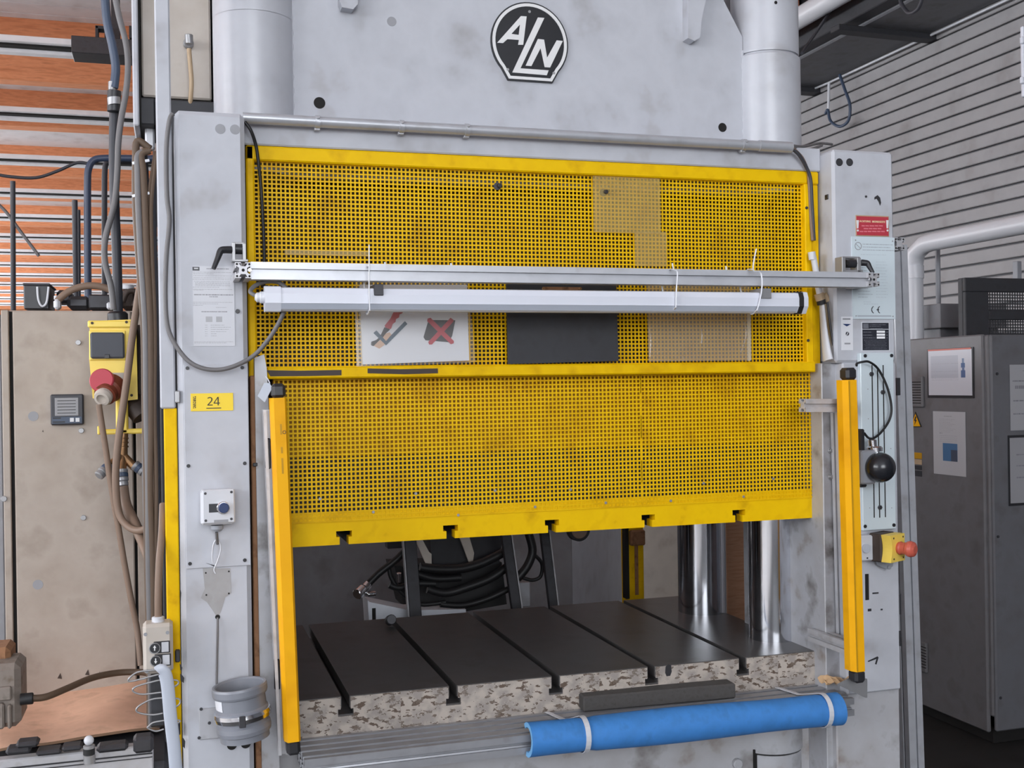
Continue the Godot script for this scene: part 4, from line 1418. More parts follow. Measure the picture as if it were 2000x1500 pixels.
# ---------------------------------------------------------------- on the right column
func right_column_things():
	# red warning sign
	var t := thing("warning_sign", "small red warning sign with pale text lines on the right column", "sign", Q(1704, 461, 0.002))
	part(t, "plate", slab(S(), 1671.5, 421, 1736.5, 461.5, 0.0018, 0.0018, 0.0006), M.cable_tan)
	var rp := part(t, "red_field", slab(S(), 1673, 423, 1735.5, 460, 0.0022, 0.001, 0.0003), M.red_print)
	var c := Q(1704, 432.8, 0.0024)
	part(rp, "heading", text_mesh("ACHTUNG  MUNDSEITE", 0.0046, c, true), M.tan_light if M.has("tan_light") else mat("tan_light", C8(232, 208, 170), 0.5))
	var li := S()
	for e in [[1683, 1727, 440], [1687, 1724, 445.5], [1679, 1731, 451]]:
		var x: float = e[0]
		while x < e[1] - 2:
			slab(li, x, e[2], minf(x + 5.0 + fmod(x * 1.7, 4.0), e[1]), e[2] + 2.2, 0.0026, 0.0006, 0.0)
			x += 6.4 + fmod(x * 1.7, 4.0)
	part(rp, "text_line", li, M.pink_print if M.has("pink_print") else mat("pink_print", C8(220, 122, 134), 0.5))
	for u in [1675.2, 1733.2]:
		var ex := S()
		flat_shape(ex, [u - 2.4, 430, u + 2.4, 430, u + 1.4, 446, u - 1.4, 446], 0.0027, 0.0008)
		disc(ex, u, 450.2, 0.0019, 0.0026, 0.0008, 12)
		part(rp, "exclamation_mark", ex, M.badge_white)
	# tall data plate with CE mark
	var rows := [[0.25, 0.95, 0.085, 0.012, 0.55], [0.25, 0.9, 0.12, 0.012, 0.5], [0.25, 0.97, 0.155, 0.012, 0.55], [0.2, 0.8, 0.215, 0.006, 0.4]]
	for k in 13:
		rows.append([0.13, 0.35 + 0.06 * (k % 3), 0.3 + k * 0.036, 0.008, 0.6])
		rows.append([0.55, 0.78 + 0.04 * (k % 2), 0.3 + k * 0.036, 0.007, 0.34])
	rows.append([0.25, 0.42, 0.79, 0.007, 0.4])
	rows.append([0.25, 0.6, 0.815, 0.007, 0.4])
	var pg := page("data_print", 320, 640, C8(206, 218, 224), C8(96, 100, 112), rows, [[0.1, 0.955, 0.9, 0.975, C8(176, 184, 192)]])
	var d := thing("data_plate", "tall pale data plate with CE mark on the right column", "plate", Q(1705, 622, 0.003))
	part(d, "plate", sheet(1665, 463, 1748, 623, 0.003, 0.003, pg, M.plate_pale), null)
	var ring := S()
	lathe(ring, [Vector2(0.0078, 0), Vector2(0.0094, 0), Vector2(0.0094, 0.0004), Vector2(0.0078, 0.0004), Vector2(0.0078, 0)], facing(Q(1676, 480.5, 0.003), Vector3.BACK), 24)
	box(ring, Q(1676, 480.5, 0.0032), Vector3(0.015, 0.0012, 0.0004), 0.0, Basis(Vector3.BACK, -0.7))
	part(d, "round_mark", ring, M.ink_grey)
	var ce := S()
	for e in [[1708.4, 7.2], [1720.6, 7.2]]:
		var pts := PackedVector2Array()
		var o := Q(e[0], 605, 0.0034)
		var rr := 0.0092
		for i in 13:
			var a := deg_to_rad(110.0 + 140.0 * i / 12.0)
			pts.append(Vector2(o.x, o.y) + Vector2(cos(a), sin(a)) * rr)
		for i in range(12, -1, -1):
			var a := deg_to_rad(110.0 + 140.0 * i / 12.0)
			pts.append(Vector2(o.x, o.y) + Vector2(cos(a), sin(a)) * (rr - 0.0017))
		extrude(ce, pts, 0.003, 0.0034)
	slab(ce, 1712.2, 604.1, 1717, 605.9, 0.0034, 0.0004, 0.0)
	part(d, "ce_mark", ce, M.ink)
	for p in [[1671, 469], [1743, 471], [1672, 617], [1744, 618]]:
		part(d, "rivet", disc(S(), p[0], p[1], 0.003, 0.0016, 0.0006, 8), M.zinc)
	# narrow maintenance sticker
	var st := thing("service_sticker", "narrow white sticker with a blue triangle left of the black nameplate", "sticker", Q(1655, 684, 0.001))
	part(st, "paper", slab(S(), 1643.5, 618.5, 1666, 684, 0.001, 0.001, 0.0), M.paper)
	part(st, "triangle", flat_shape(S(), [1646, 632.6, 1662, 633, 1654, 637.5], 0.0015, 0.0008), M.button_blue)
	var pr := S()
	slab(pr, 1646, 621.5, 1661, 624.5, 0.0014, 0.0006, 0.0)
	slab(pr, 1649.5, 669.5, 1661, 672.5, 0.0014, 0.0006, 0.0)
	part(st, "print", pr, M.ink_grey)
	var rd := S()
	disc(rd, 1655, 651.8, 0.001, 0.0046, 0.0006, 18)
	part(st, "round_print", rd, M.cable_dark)
	rd = S()
	box(rd, Q(1655, 651.8, 0.0017), Vector3(0.0017, 0.0075, 0.0004), 0.0, Basis(Vector3.BACK, -0.5))
	part(st, "round_print", rd, M.paper)
	# black nameplate with three white fields
	var brows := [[0.28, 0.9, 0.06, 0.02, 0.8], [0.28, 0.7, 0.12, 0.02, 0.8], [0.3, 0.78, 0.2, 0.02, 0.7], [0.02, 0.33, 0.33, 0.025, 0.8], [0.02, 0.36, 0.44, 0.025, 0.8], [0.02, 0.5, 0.54, 0.025, 0.8], [0.9, 0.97, 0.33, 0.025, 0.8], [0.9, 0.97, 0.44, 0.025, 0.8], [0.9, 0.97, 0.54, 0.025, 0.8]]
	for k in 7:
		brows.append([0.06 + 0.03 * (k % 3), 0.92 - 0.05 * (k % 2), 0.63 + k * 0.052, 0.018, 0.75])
	var np := page("nameplate_print", 256, 272, C8(40, 42, 52), C8(206, 208, 214), brows, [[0.0, 0.225, 1.0, 0.25, C8(206, 208, 214)], [0.54, 0.29, 0.86, 0.37, C8(250, 250, 252)], [0.54, 0.4, 0.86, 0.48, C8(250, 250, 252)], [0.54, 0.5, 0.86, 0.58, C8(250, 250, 252)], [0.03, 0.03, 0.24, 0.2, C8(110, 112, 120)]])
	var nm := thing("nameplate", "black nameplate with three white fields under the tall data plate", "plate", Q(1710, 686, 0.002))
	part(nm, "rim", slab(S(), 1682.5, 628.5, 1738, 686, 0.0014, 0.0014, 0.0004), M.light_plastic)
	part(nm, "print", sheet(1684.5, 630.5, 1736, 684, 0.0017, 0.0003, np, M.light_plastic), null)
	# slotted white cover
	var sl := thing("slotted_cover", "white metal cover with three long slots on the right column", "cover", Q(1714, 1036, 0.01))
	part(sl, "plate", slab(S(), 1683, 689, 1748, 1035, 0.014, 0.014, 0.0015), M.plate_pale)
	for e in [[1702, 713, 1708.5, 1011], [1713, 716, 1718.8, 1011], [1724, 713, 1730.0, 1010]]:
		var q := S()
		var a := Q(e[0], e[1], 0.0142)
		var b := Q(e[2], e[3], 0.0142)
		box(q, (a + b) * 0.5, Vector3(0.0026, a.y - b.y, 0.0008), 0.0)
		part(sl, "slot", q, M.slot_black)
	for e in [[1701.5, 730.5], [1723.5, 766], [1718, 991]]:
		var q := S()
		knob(q, Q(e[0], e[1], 0.0145), Vector3.BACK, 0.0056, 0.004, 6)
		knob(q, Q(e[0], e[1], 0.0185), Vector3.BACK, 0.0035, 0.003, 10)
		part(sl, "slot_screw", q, M.dark_steel)
	for e in [[1684.5 + 5, 695], [1741, 694.5], [1689.5, 1028], [1745.5, 1025.5]]:
		part(sl, "screw", disc(S(), e[0], e[1], 0.014, 0.0042, 0.002, 14), M.black_plastic)
	for v in range(5):
		for u in [1695.0, 1738.0]:
			part(sl, "tick", disc(S(), u + v * 0.9, 760 + v * 58, 0.014, 0.0012, 0.0004, 6), M.ink_grey)
	# ball-ended sensor
	var bs := thing("ball_switch", "black ball on a grey switch box over the slotted white cover", "switch", Q(1712, 946, 0.05))
	part(bs, "housing", slab(S(), 1683, 880, 1712, 946, 0.075, 0.06, 0.004), M.grey_plastic)
	part(bs, "bracket", slab(S(), 1680, 905, 1694, 952, 0.03, 0.02, 0.003), M.black_plastic)
	var cap := S()
	knob(cap, Q(1708, 881, 0.05), Vector3.UP, 0.0185, 0.012, 24, 0.3)
	knob(cap, Vector3(Q(1704, 872, 0.05).x, Q(1704, 872, 0.05).y, 0.05), Vector3.UP, 0.01, 0.016, 16)
	part(bs, "collar", cap, M.bright_metal)
	part(bs, "guide", slab(S(), 1682, 838, 1690, 882, 0.06, 0.02, 0.003), M.black_plastic)
	var ball := SphereMesh.new()
	ball.radius = 0.0345
	ball.height = 0.069
	ball.radial_segments = 40
	ball.rings = 20
	var bt := S()
	bt.append_from(ball, 0, Transform3D(Basis(), Q(1719, 913, 0.085)))
	part(bs, "ball", bt, M.black_gloss, "glossy black ball")
	whole("sensor_cable", hose([[1673, 714, 0.1], [1674, 710, 0.09], [1684, 707, 0.06], [1698, 707, 0.04], [1716, 722, 0.03], [1733, 757, 0.03], [1741, 795, 0.03], [1737, 820, 0.03], [1722, 843, 0.035], [1706, 856, 0.04], [1696, 855, 0.05], [1688, 846, 0.055]], 0.04, 0.0028, 8), M.cable_black, "black cable curving from the right light curtain down to the ball switch", "cable")
	# grey box with a round pale button
	var gb := thing("round_button_box", "small grey box with pale round button beside the emergency stop", "control box", Q(1697, 1096, 0.02))
	part(gb, "housing", slab(S(), 1676, 1046, 1709, 1096, 0.03, 0.03, 0.003), M.light_plastic)
	part(gb, "push_button", disc(S(), 1690, 1071, 0.03, 0.0105, 0.006, 24), M.diffuser)
	for p in [[1705.5, 1053], [1706, 1090], [1694, 1090]]:
		part(gb, "screw", disc(S(), p[0], p[1], 0.03, 0.0022, 0.0008, 10), M.dark_steel)
	# emergency stop, turned to the right
	var turn := Basis(Vector3.UP, deg_to_rad(24.0))
	var ec := Q(1741, 1069, 0.045)
	var es := thing("emergency_stop", "yellow emergency stop box with a red mushroom button on the right column", "emergency stop", Vector3(ec.x, ec.y - 0.033, ec.z))
	var s := S()
	box(s, ec + turn * Vector3(0, 0, -0.024), Vector3(0.062, 0.066, 0.032), 0.003, turn)
	part(es, "back_shell", s, M.tape_brown)
	s = S()
	var face := PackedVector2Array()
	for i in 9:
		var k := i / 8.0
		face.append(Vector2(-0.031 + 0.007 * sin(k * PI), -0.0315 + 0.063 * k))
	face.append(Vector2(0.031, 0.0315))
	face.append(Vector2(0.031, -0.0315))
	extrude(s, face, -0.008, 0.016, Transform3D(turn, ec))
	var front := part(es, "front_shell", s, M.yellow_pale)
	for q in [[-0.017, 0.024], [0.024, 0.024], [-0.017, -0.024], [0.024, -0.024]]:
		var sc := S()
		knob(sc, ec + turn * Vector3(q[0], q[1], 0.016), turn.z, 0.0022, 0.0008, 10)
		part(front, "screw", sc, M.tape_brown)
	s = S()
	lathe(s, [Vector2(0, 0), Vector2(0.0135, 0), Vector2(0.0155, 0.006), Vector2(0.0135, 0.009), Vector2(0.0145, 0.02), Vector2(0.0175, 0.024), Vector2(0.0188, 0.03), Vector2(0.0165, 0.038), Vector2(0.009, 0.0425), Vector2(0, 0.043)], facing(ec + turn * Vector3(0.004, 0, 0.016), turn.z), 32)
	part(es, "mushroom_button", s, M.red_mushroom, "red mushroom button")
	s = S()
	flat_shape(s, [1713, 1094, 1745, 1096, 1744, 1106, 1734, 1112, 1722, 1108, 1715, 1103], 0.02, 0.006)
	knob(s, Q(1735, 1108, 0.02), Vector3.BACK, 0.0045, 0.006, 8)
	part(es, "foot_bracket", s, M.grey_plastic)
	# outer vertical profile and the open-ended stub on top
	s = S()
	profile(s, Q(1748, 480, -0.38), Q(1784, 1560, -0.38), 0.047, 0.045)
	var up := whole("upright_profile", s, M.aluminium, "tall aluminium profile standing along the outer side of the right column", "profile")
	part(up, "black_cover", slab(S(), 1752, 738, 1759, 772, -0.355, 0.012, 0.001), M.dark_steel)
	s = S()
	profile(s, Vector3(Q(1757, 476, 0.0).x, Q(1757, 476, 0.0).y, -0.12), Vector3(Q(1757, 476, 0.0).x, Q(1757, 476, 0.0).y, 0.0), 0.03, 0.03)
	var stub := whole("profile_stub", s, M.aluminium_dull, "open end of a short aluminium profile at the right edge of the data plate", "profile")
	var h := S()
	for q in [[-0.0105, -0.0105], [-0.0105, 0.0105], [0.0105, -0.0105], [0.0105, 0.0105]]:
		knob(h, Vector3(Q(1757, 476, 0.0).x + q[0], Q(1757, 476, 0.0).y + q[1], 0.0002), Vector3.BACK, 0.0024, 0.0004, 8)
	part(stub, "bore", h, M.slot_black)
	s = S()
	span(s, Vector3(1.65, 0.0, -0.2), Vector3(1.66, 1.75, -0.03), 0.001)
	whole("dark_strip", s, M.graphite, "dark strip between the right column and the tall aluminium profile", "strip")

# ---------------------------------------------------------------- pictures and pockets hung on the guard
func guard_things():
	var z := -0.042
	var t := thing("picture_sheet", "white sheet with brush picture and crossed-out sponge in clear pocket on guard", "sheet", Q(808, 712, z))
	part(t, "paper", flat_shape(S(), [702, 556, 912, 556, 916.5, 704, 708, 712], z - 0.001, 0.0008), M.paper)
	var f := S()
	flat_shape(f, [692, 552, 914, 552, 929, 706, 917, 709, 696, 716], z + 0.0016, 0.0008)
	part(t, "clear_pocket", f, M.film)
	f = S()
	flat_shape(f, [693, 600, 697, 600, 702, 714, 698, 715], z + 0.003, 0.0015)
	flat_shape(f, [701, 600, 704, 600, 708, 713, 705.5, 714], z + 0.003, 0.0015)
	part(t, "pocket_seam", f, M.film_milky)
	var pz := z - 0.0004
	# brush: red handle, dark ferrule, bristles; teal angle over it
	var q := func(a: Array) -> Array:
		var o := []
		for i in range(0, a.size(), 2):
			o.append(600.0 + a[i] / 3.636)
			o.append(400.0 + a[i + 1] / 3.636)
		return o
	part(t, "brush_handle", flat_shape(S(), q.call([618, 752, 684, 752, 676, 770, 656, 778, 652, 800, 630, 812, 628, 832, 608, 846, 596, 880, 560, 884, 550, 858, 592, 806]), pz, 0.0007), M.red_print)
	part(t, "brush_bristles", flat_shape(S(), q.call([585, 905, 600, 925, 560, 985, 512, 1022, 470, 1000, 520, 960, 545, 920]), pz + 0.0001, 0.0007), M.wood_print)
	part(t, "brush_ferrule", flat_shape(S(), q.call([548, 870, 590, 884, 560, 912, 540, 938, 500, 975, 470, 1004, 452, 996, 456, 972, 495, 958, 524, 922]), pz + 0.0003, 0.0007), M.ink)
	part(t, "angle_print", flat_shape(S(), q.call([492, 892, 540, 945, 560, 968, 590, 932, 694, 826, 712, 846, 560, 998, 470, 910]), pz + 0.0006, 0.0007), M.teal_print)
	part(t, "sponge_print", flat_shape(S(), q.call([862, 818, 1052, 820, 1030, 930, 1006, 976, 840, 962, 826, 940]), pz, 0.0007), M.sponge_grey)
	var x := S()
	flat_shape(x, q.call([876, 802, 1042, 968, 1040, 984, 1020, 990, 852, 826, 856, 808]), pz + 0.0005, 0.0007)
	flat_shape(x, q.call([1018, 802, 1040, 818, 1036, 832, 886, 992, 866, 992, 860, 974]), pz + 0.0008, 0.0007)
	part(t, "red_cross", x, M.red_print)
	var b := thing("black_sheet", "black sheet with a slot at its top hanging on the yellow mesh", "sheet", Q(1100, 710, z))
	part(b, "board", flat_shape(S(), [989, 553, 1204, 555, 1208, 705, 992, 711], z, 0.004), M.graphite)
	part(b, "slot", flat_shape(S(), [1060, 560, 1134, 561, 1134, 567, 1060, 566], z + 0.0005, 0.001), M.rust)
	for u in [1061, 1133]:
		part(b, "hook", disc(S(), u, 564, z, 0.0035, 0.003, 10), M.brass)
	var c := thing("clear_pocket", "empty clear plastic pocket with shiny creases hanging on the yellow mesh", "pocket", Q(1366, 707, z))
	f = S()
	flat_shape(f, [1263, 558, 1466, 560, 1468, 704, 1267, 706], z, 0.001)
	part(c, "film", f, M.film_dusty)
	for p in [[1268, 642, 1271, 665, 1269, 697], [1453, 628, 1457, 655, 1447, 688], [1369, 641, 1371, 655, 1370, 671], [1333, 693, 1335, 699, 1336, 705]]:
		part(c, "crease", tube(S(), spline(path3([[p[0], p[1]], [p[2], p[3]], [p[4], p[5]]], z + 0.0008), 4), 0.002, 8), M.film)
	var g := S()
	flat_shape(g, [1459, 605, 1466, 605, 1467, 704, 1460, 705], z + 0.0012, 0.0008)
	part(c, "seam", g, M.film_milky)

# ---------------------------------------------------------------- left of the press
func left_side():
	# beige cabinet
	var z := -0.8
	var t := thing("control_cabinet", "tall beige control cabinet behind the cardboard-covered bench", "cabinet", Vector3(Q(150, 1330, z).x, 0.0, z - 0.2))
	var r := rect(7, 606, 322, 1330, z)
	part(t, "body", span(S(), Vector3(r.position.x, 0.05, z - 0.45), Vector3(r.end.x - 0.045, r.end.y, z - 0.018), 0.003), M.beige_paint)
	part(t, "frame", span(S(), Vector3(r.position.x, 0.05, z - 0.02), Vector3(Q(24, 900, z).x - 0.004, r.end.y, z), 0.002), M.beige_paint)
	part(t, "frame", span(S(), Vector3(Q(263, 1000, z).x + 0.006, 0.05, z - 0.02), Vector3(Q(284, 1000, z).x, r.end.y, z), 0.002), M.beige_paint)
	part(t, "gap", span(S(), Vector3(r.position.x + 0.005, 0.06, z - 0.03), Vector3(Q(284, 1000, z).x - 0.002, r.end.y - 0.003, z - 0.0165), 0.0), M.slot_black)
	var door := part(t, "door", span(S(), Vector3(Q(26, 900, z).x + 0.003, 0.06, z - 0.016), Vector3(Q(262, 1000, z).x, r.end.y - 0.002, z + 0.002), 0.003), M.beige_paint)
	for p in [[153, 669], [159, 841], [163, 1011]]:
		part(door, "screw", disc(S(), p[0], p[1], z + 0.002, 0.0068, 0.005, 14), M.zinc)
	for p in [[65, 813], [74, 1142]]:
		part(door, "filled_hole", disc(S(), p[0], p[1], z + 0.002, 0.0125, 0.0006, 20), M.ink_grey)
	for p in [[172, 1317, 6], [195, 1318, 4], [118, 1324, 6], [84, 842, 1.5]]:
		var s := S()
		flat_shape(s, [p[0] - p[2], p[1] + 1, p[0], p[1] - p[2] * 1.6, p[0] + p[2] * 0.5, p[1] + 2], z + 0.003, 0.001)
		part(door, "chip", s, M.tape_brown)
	part(t, "side_screw", disc(S(), 8, 974, z, 0.0075, 0.006, 12), M.zinc)
	# panel meter
	var m := thing("panel_meter", "square dark panel meter with grey screen on the beige cabinet", "meter", Q(131, 830, z + 0.02))
	part(m, "bezel", slab(S(), 98.5, 770, 163, 830, z + 0.02, 0.018, 0.003), M.cable_dark)
	part(m, "blue_strip", slab(S(), 102, 814, 160, 827, z + 0.021, 0.002, 0.0005), M.cable_blue)
	part(m, "screen", slab(S(), 107, 777, 153, 812, z + 0.0212, 0.002, 0.0005), M.ink_grey)
	for u in [136.5, 147.5]:
		part(m, "key", slab(S(), u, 816, u + 8, 824, z + 0.023, 0.002, 0.0006), M.light_plastic)
	var sg := S()
	slab(sg, 103, 815.5, 119, 818, z + 0.0215, 0.0008, 0.0)
	slab(sg, 103, 823, 127, 825.5, z + 0.0215, 0.0008, 0.0)
	for k in 5:
		slab(sg, 112, 782 + k * 6, 148, 783.2 + k * 6, z + 0.0217, 0.0008, 0.0)
	part(m, "print", sg, M.graphite)
	# clutter on top of the cabinet
	var yt := r.end.y
	var b := thing("black_bin", "open black bin with a hanging cord on top of the beige cabinet", "bin", Q(72, 605, z - 0.15))
	part(b, "box", slab(S(), 46, 556, 96, 604, z - 0.13, 0.15, 0.003), M.black_plastic)
	part(b, "rim", slab(S(), 44, 553, 98, 558, z - 0.125, 0.16, 0.002), M.graphite)
	part(b, "cord", hose([[73, 560], [75, 585], [82, 598], [91, 590], [95, 560]], z - 0.11, 0.003, 6), M.light_plastic)
	var s := S()
	slab(s, 173, 575, 220, 603, z - 0.12, 0.16, 0.004)
	slab(s, 130, 578, 176, 604, z - 0.16, 0.1, 0.01)
	slab(s, 110, 566, 140, 592, z - 0.2, 0.08, 0.008)
	whole("grey_block", s, M.dark_steel, "dark grey machine block standing on the beige cabinet", "block")
	s = S()
	slab(s, 104, 584, 117, 604, z - 0.06, 0.05, 0.006)
	knob(s, Q(110, 585, z - 0.085), Vector3.UP, 0.006, 0.01, 10)
	whole("hose_fitting", s, M.light_plastic, "pale hose fitting at the left end of the brown hose arch", "fitting")
	whole("brown_hose", hose([[112, 588], [126, 575], [146, 564], [175, 558], [205, 562], [230, 574]], z - 0.08, 0.0095, 10), M.cable_brown, "brown hose arching over the top of the beige cabinet", "hose")
	s = S()
	slab(s, 208, 590, 220, 604, z - 0.05, 0.05, 0.004)
	knob(s, Q(250, 565, z - 0.1), Vector3.UP, 0.016, 0.012, 16)
	whole("white_fitting", s, M.light_plastic, "small white fittings beside the thick cable on the cabinet top", "fitting")
	s = S()
	slab(s, 237, 560, 268, 606, z - 0.14, 0.1, 0.012)
	tube(s, spline(path3([[240, 590], [250, 570], [268, 572], [262, 598]], z - 0.08), 5), 0.007, 8)
	whole("valve_block", s, M.tape_brown, "dark brown valve block at the right end of the cabinet top", "valve")
	# hanging yellow socket box
	var zs := -0.58
	var d := thing("socket_box", "hanging yellow socket box with grey flap and red plug by the beige cabinet", "socket box", Q(220, 780, zs - 0.06))
	var body := S()
	var outline := PackedVector2Array()
	for p in [[172, 627], [256, 624], [258, 637], [266, 640], [269, 780], [243, 783], [181, 778], [174, 700], [175, 640], [172, 638]]:
		var q := Q(p[0], p[1], zs)
		outline.append(Vector2(q.x, q.y))
	extrude(body, outline, zs - 0.09, zs)
	part(d, "housing", body, M.yellow_pale)
	part(d, "back_shell", slab(S(), 262, 634, 282, 786, zs - 0.05, 0.1, 0.01), M.tape_brown)
	var fl := part(d, "flap", slab(S(), 176, 649, 243, 700, zs + 0.016, 0.016, 0.004), M.smoke_key if M.has("smoke_key") else M.smoked_lid)
	part(fl, "latch", slab(S(), 204, 692, 214, 700, zs + 0.018, 0.004, 0.001), M.black_plastic)
	part(d, "flap_rim", slab(S(), 174, 645, 246, 704, zs + 0.004, 0.006, 0.003), M.yellow_pale)
	part(d, "top_band", slab(S(), 171, 626, 257, 640, zs + 0.006, 0.02, 0.003), M.yellow_pale)
	for p in [[180, 631], [247, 629], [257, 772]]:
		part(d, "screw", disc(S(), p[0], p[1], zs + 0.006 if p[1] < 700 else zs, 0.0034, 0.0012, 10), M.tape_brown)
	part(d, "socket_plate", slab(S(), 190, 728, 245, 776, zs + 0.004, 0.008, 0.004), M.beige_pale)
	# tail with the T-shaped bar
	var tl := S()
	slab(tl, 226, 778, 250, 848, zs - 0.02, 0.03, 0.004)
	slab(tl, 192, 838, 284, 848, zs - 0.02, 0.02, 0.003)
	slab(tl, 190, 832, 196, 849, zs - 0.015, 0.03, 0.002)
	slab(tl, 280, 829, 287, 847, zs - 0.015, 0.03, 0.002)
	part(d, "hook_bar", tl, M.yellow_pale)
	var gl := S()
	knob(gl, Q(230, 626, zs - 0.04), Vector3.UP, 0.024, 0.022, 20, 0.25)
	part(d, "cable_gland", gl, M.black_plastic)
	# red plug
	var pb := Q(222, 752, zs + 0.01)
	var axis := (Q(196, 782, zs + 0.07) - pb).normalized()
	var p := thing("red_plug", "red and white power plug in the yellow socket box", "plug", pb)
	var ps := S()
	lathe(ps, [Vector2(0, 0), Vector2(0.031, 0), Vector2(0.031, 0.028), Vector2(0.026, 0.034), Vector2(0.026, 0.05), Vector2(0, 0.05)], facing(pb, axis), 28)
	part(p, "shell", ps, M.red_brown)
	ps = S()
	var la := Q(201, 745, zs + 0.05)
	knob(ps, la - Vector3(0.0, 0.0, 0.016), Vector3(-0.25, 0.25, 1), 0.0285, 0.016, 28)
	part(p, "lid", ps, M.red_plug, "red round lid")
	ps = S()
	lathe(ps, [Vector2(0, 0), Vector2(0.02, 0), Vector2(0.0215, 0.01), Vector2(0.018, 0.019), Vector2(0.012, 0.02), Vector2(0.0115, 0.012), Vector2(0, 0.012)], facing(pb + axis * 0.05, axis), 24)
	part(p, "grip", ps, M.beige_pale)
	# second socket on the far side
	ps = S()
	lathe(ps, [Vector2(0, 0), Vector2(0.026, 0), Vector2(0.03, 0.02), Vector2(0.028, 0.05), Vector2(0, 0.05)], facing(Q(258, 782, zs - 0.06), Vector3(0.5, -0.75, 0.3)), 20)
	whole("dark_plug", ps, M.tape_brown, "dark brown plug on the shaded side of the yellow socket box", "plug")
	# compressed-air tree below
	var a := thing("air_manifold", "brass air manifold with three blue-banded couplings below the yellow socket box", "manifold", Q(240, 940, zs))
	var st := S()
	tube(st, PackedVector3Array(path3([[241, 846], [240, 870], [240, 898]], zs - 0.02)), 0.0115, 14)
	for v in [858, 866, 874]:
		knob(st, Q(240, v, zs - 0.02), Vector3.UP, 0.0135, 0.004, 8)
	rod(st, Q(240, 890, zs - 0.02), Q(262, 912, zs - 0.01), 0.0105, 12)
	rod(st, Q(240, 890, zs - 0.02), Q(238, 920, zs), 0.0105, 12)
	rod(st, Q(240, 890, zs - 0.02), Q(216, 908, zs), 0.0105, 12)
	part(a, "brass_tree", st, M.brass)
	for e in [[Q(263, 908, zs), Q(289, 928, zs + 0.01)], [Q(239, 917, zs), Q(241, 950, zs + 0.01)], [Q(214, 909, zs), Q(192, 930, zs + 0.02)]]:
		var ax: Vector3 = e[1] - e[0]
		var fr := facing(e[0], ax)
		var ln: float = ax.length()
		var cp := S()
		lathe(cp, [Vector2(0, 0), Vector2(0.0125, 0), Vector2(0.0125, ln * 0.12), Vector2(0.0115, ln * 0.2), Vector2(0.0115, ln * 0.45), Vector2(0.013, ln * 0.5), Vector2(0.013, ln * 0.66), Vector2(0.0105, ln * 0.7), Vector2(0.012, ln * 0.76), Vector2(0.012, ln * 0.95), Vector2(0.009, ln), Vector2(0, ln)], fr, 20)
		var c := part(a, "coupling", cp, M.zinc)
		cp = S()
		lathe(cp, [Vector2(0.0118, ln * 0.2), Vector2(0.0128, ln * 0.22), Vector2(0.0128, ln * 0.43), Vector2(0.0118, ln * 0.45)], fr, 20)
		part(c, "blue_band", cp, M.cable_blue)
	# bench top under cardboard
	var yb := 0.775
	var bench := thing("steel_bench", "dark steel bench with aluminium edge under the cardboard", "bench", Vector3(-0.35, 0.0, -0.4))
	part(bench, "bed", span(S(), Vector3(-1.2, yb - 0.1, -0.78), Vector3(-0.02, yb - 0.012, -0.2), 0.01), M.graphite)
	var ed := S()
	slab(ed, -60, 1473, 300, 1530, -0.195, 0.03, 0.003)
	part(bench, "edge_profile", ed, M.aluminium_dull)
	ed = S()
	slab(ed, -60, 1489, 298, 1491.5, -0.192, 0.004, 0.0)
	slab(ed, -60, 1497, 298, 1498.5, -0.192, 0.004, 0.0)
	part(bench, "edge_groove", ed, M.black_plastic)
	part(bench, "base", span(S(), Vector3(-1.15, 0, -0.75), Vector3(-0.06, yb - 0.1, -0.24), 0.01), M.graphite)
	for e in [[10, 1462, 60, 1474], [70, 1466, 120, 1476], [188, 1456, 250, 1470], [30, 1450, 75, 1462], [260, 1440, 300, 1472], [120, 1458, 160, 1468]]:
		part(bench, "clamp_piece", slab(S(), e[0], e[1], e[2], e[3], -0.185, 0.04, 0.006), M.dark_steel)
	var cs := S()
	cs.set_smooth_group(4)
	var nx := 30
	var nz := 14
	var c00 := QY(-40, 1476, yb)
	var c10 := QY(312, 1426, yb)
	var c01 := QY(-40, 1343, yb)
	var c11 := QY(300, 1325, yb)
	var f := func(i: int, j: int) -> Vector3:
		var u := float(i) / nx
		var w := float(j) / nz
		var pt := c00.lerp(c10, u).lerp(c01.lerp(c11, u), w)
		pt.y += 0.012 * exp(-pow((u - 0.55 - w * 0.5) * 5.0, 2.0)) + 0.006 * sin(u * 9.0 + w * 2.0) * (1.0 - w) + 0.004
		return pt
	var top_y := Vector3(0, -1.0, 0)
	for i in nx:
		for j in nz:
			quad(cs, f.call(i, j), f.call(i + 1, j), f.call(i + 1, j + 1), f.call(i, j + 1), f.call(i, j) + top_y)
	var card_ := part(self, "cardboard_sheet", cs, M.cardboard)
	card_.set_meta("label", "brown cardboard sheet spread over the bench at lower left")
	card_.set_meta("category", "cardboard")
	cs = S()
	var dn := Vector3(0, -0.006, 0)
	for i in nx:
		quad(cs, f.call(i, 0), f.call(i + 1, 0), f.call(i + 1, 0) + dn, f.call(i, 0) + dn, f.call(i, 5))
	for j in nz:
		quad(cs, f.call(nx, j), f.call(nx, j + 1), f.call(nx, j + 1) + dn, f.call(nx, j) + dn, f.call(nx - 5, j))
	part(card_, "cut_edge", cs, M.cardboard_edge)
	# clear-knobbed bleed valve at the bench edge
	var kv := thing("needle_valve", "small metal valve with a glass knob at the bench edge", "valve", Q(173, 1488, -0.17))
	var kb := S()
	knob(kb, Q(175, 1490, -0.17), Vector3.UP, 0.0115, 0.017, 16)
	part(kv, "base", kb, M.zinc)
	kb = S()
	knob(kb, Q(174, 1473, -0.17), Vector3.UP, 0.0115, 0.014, 16)
	part(kv, "collar", kb, M.black_rubber)
	kb = S()
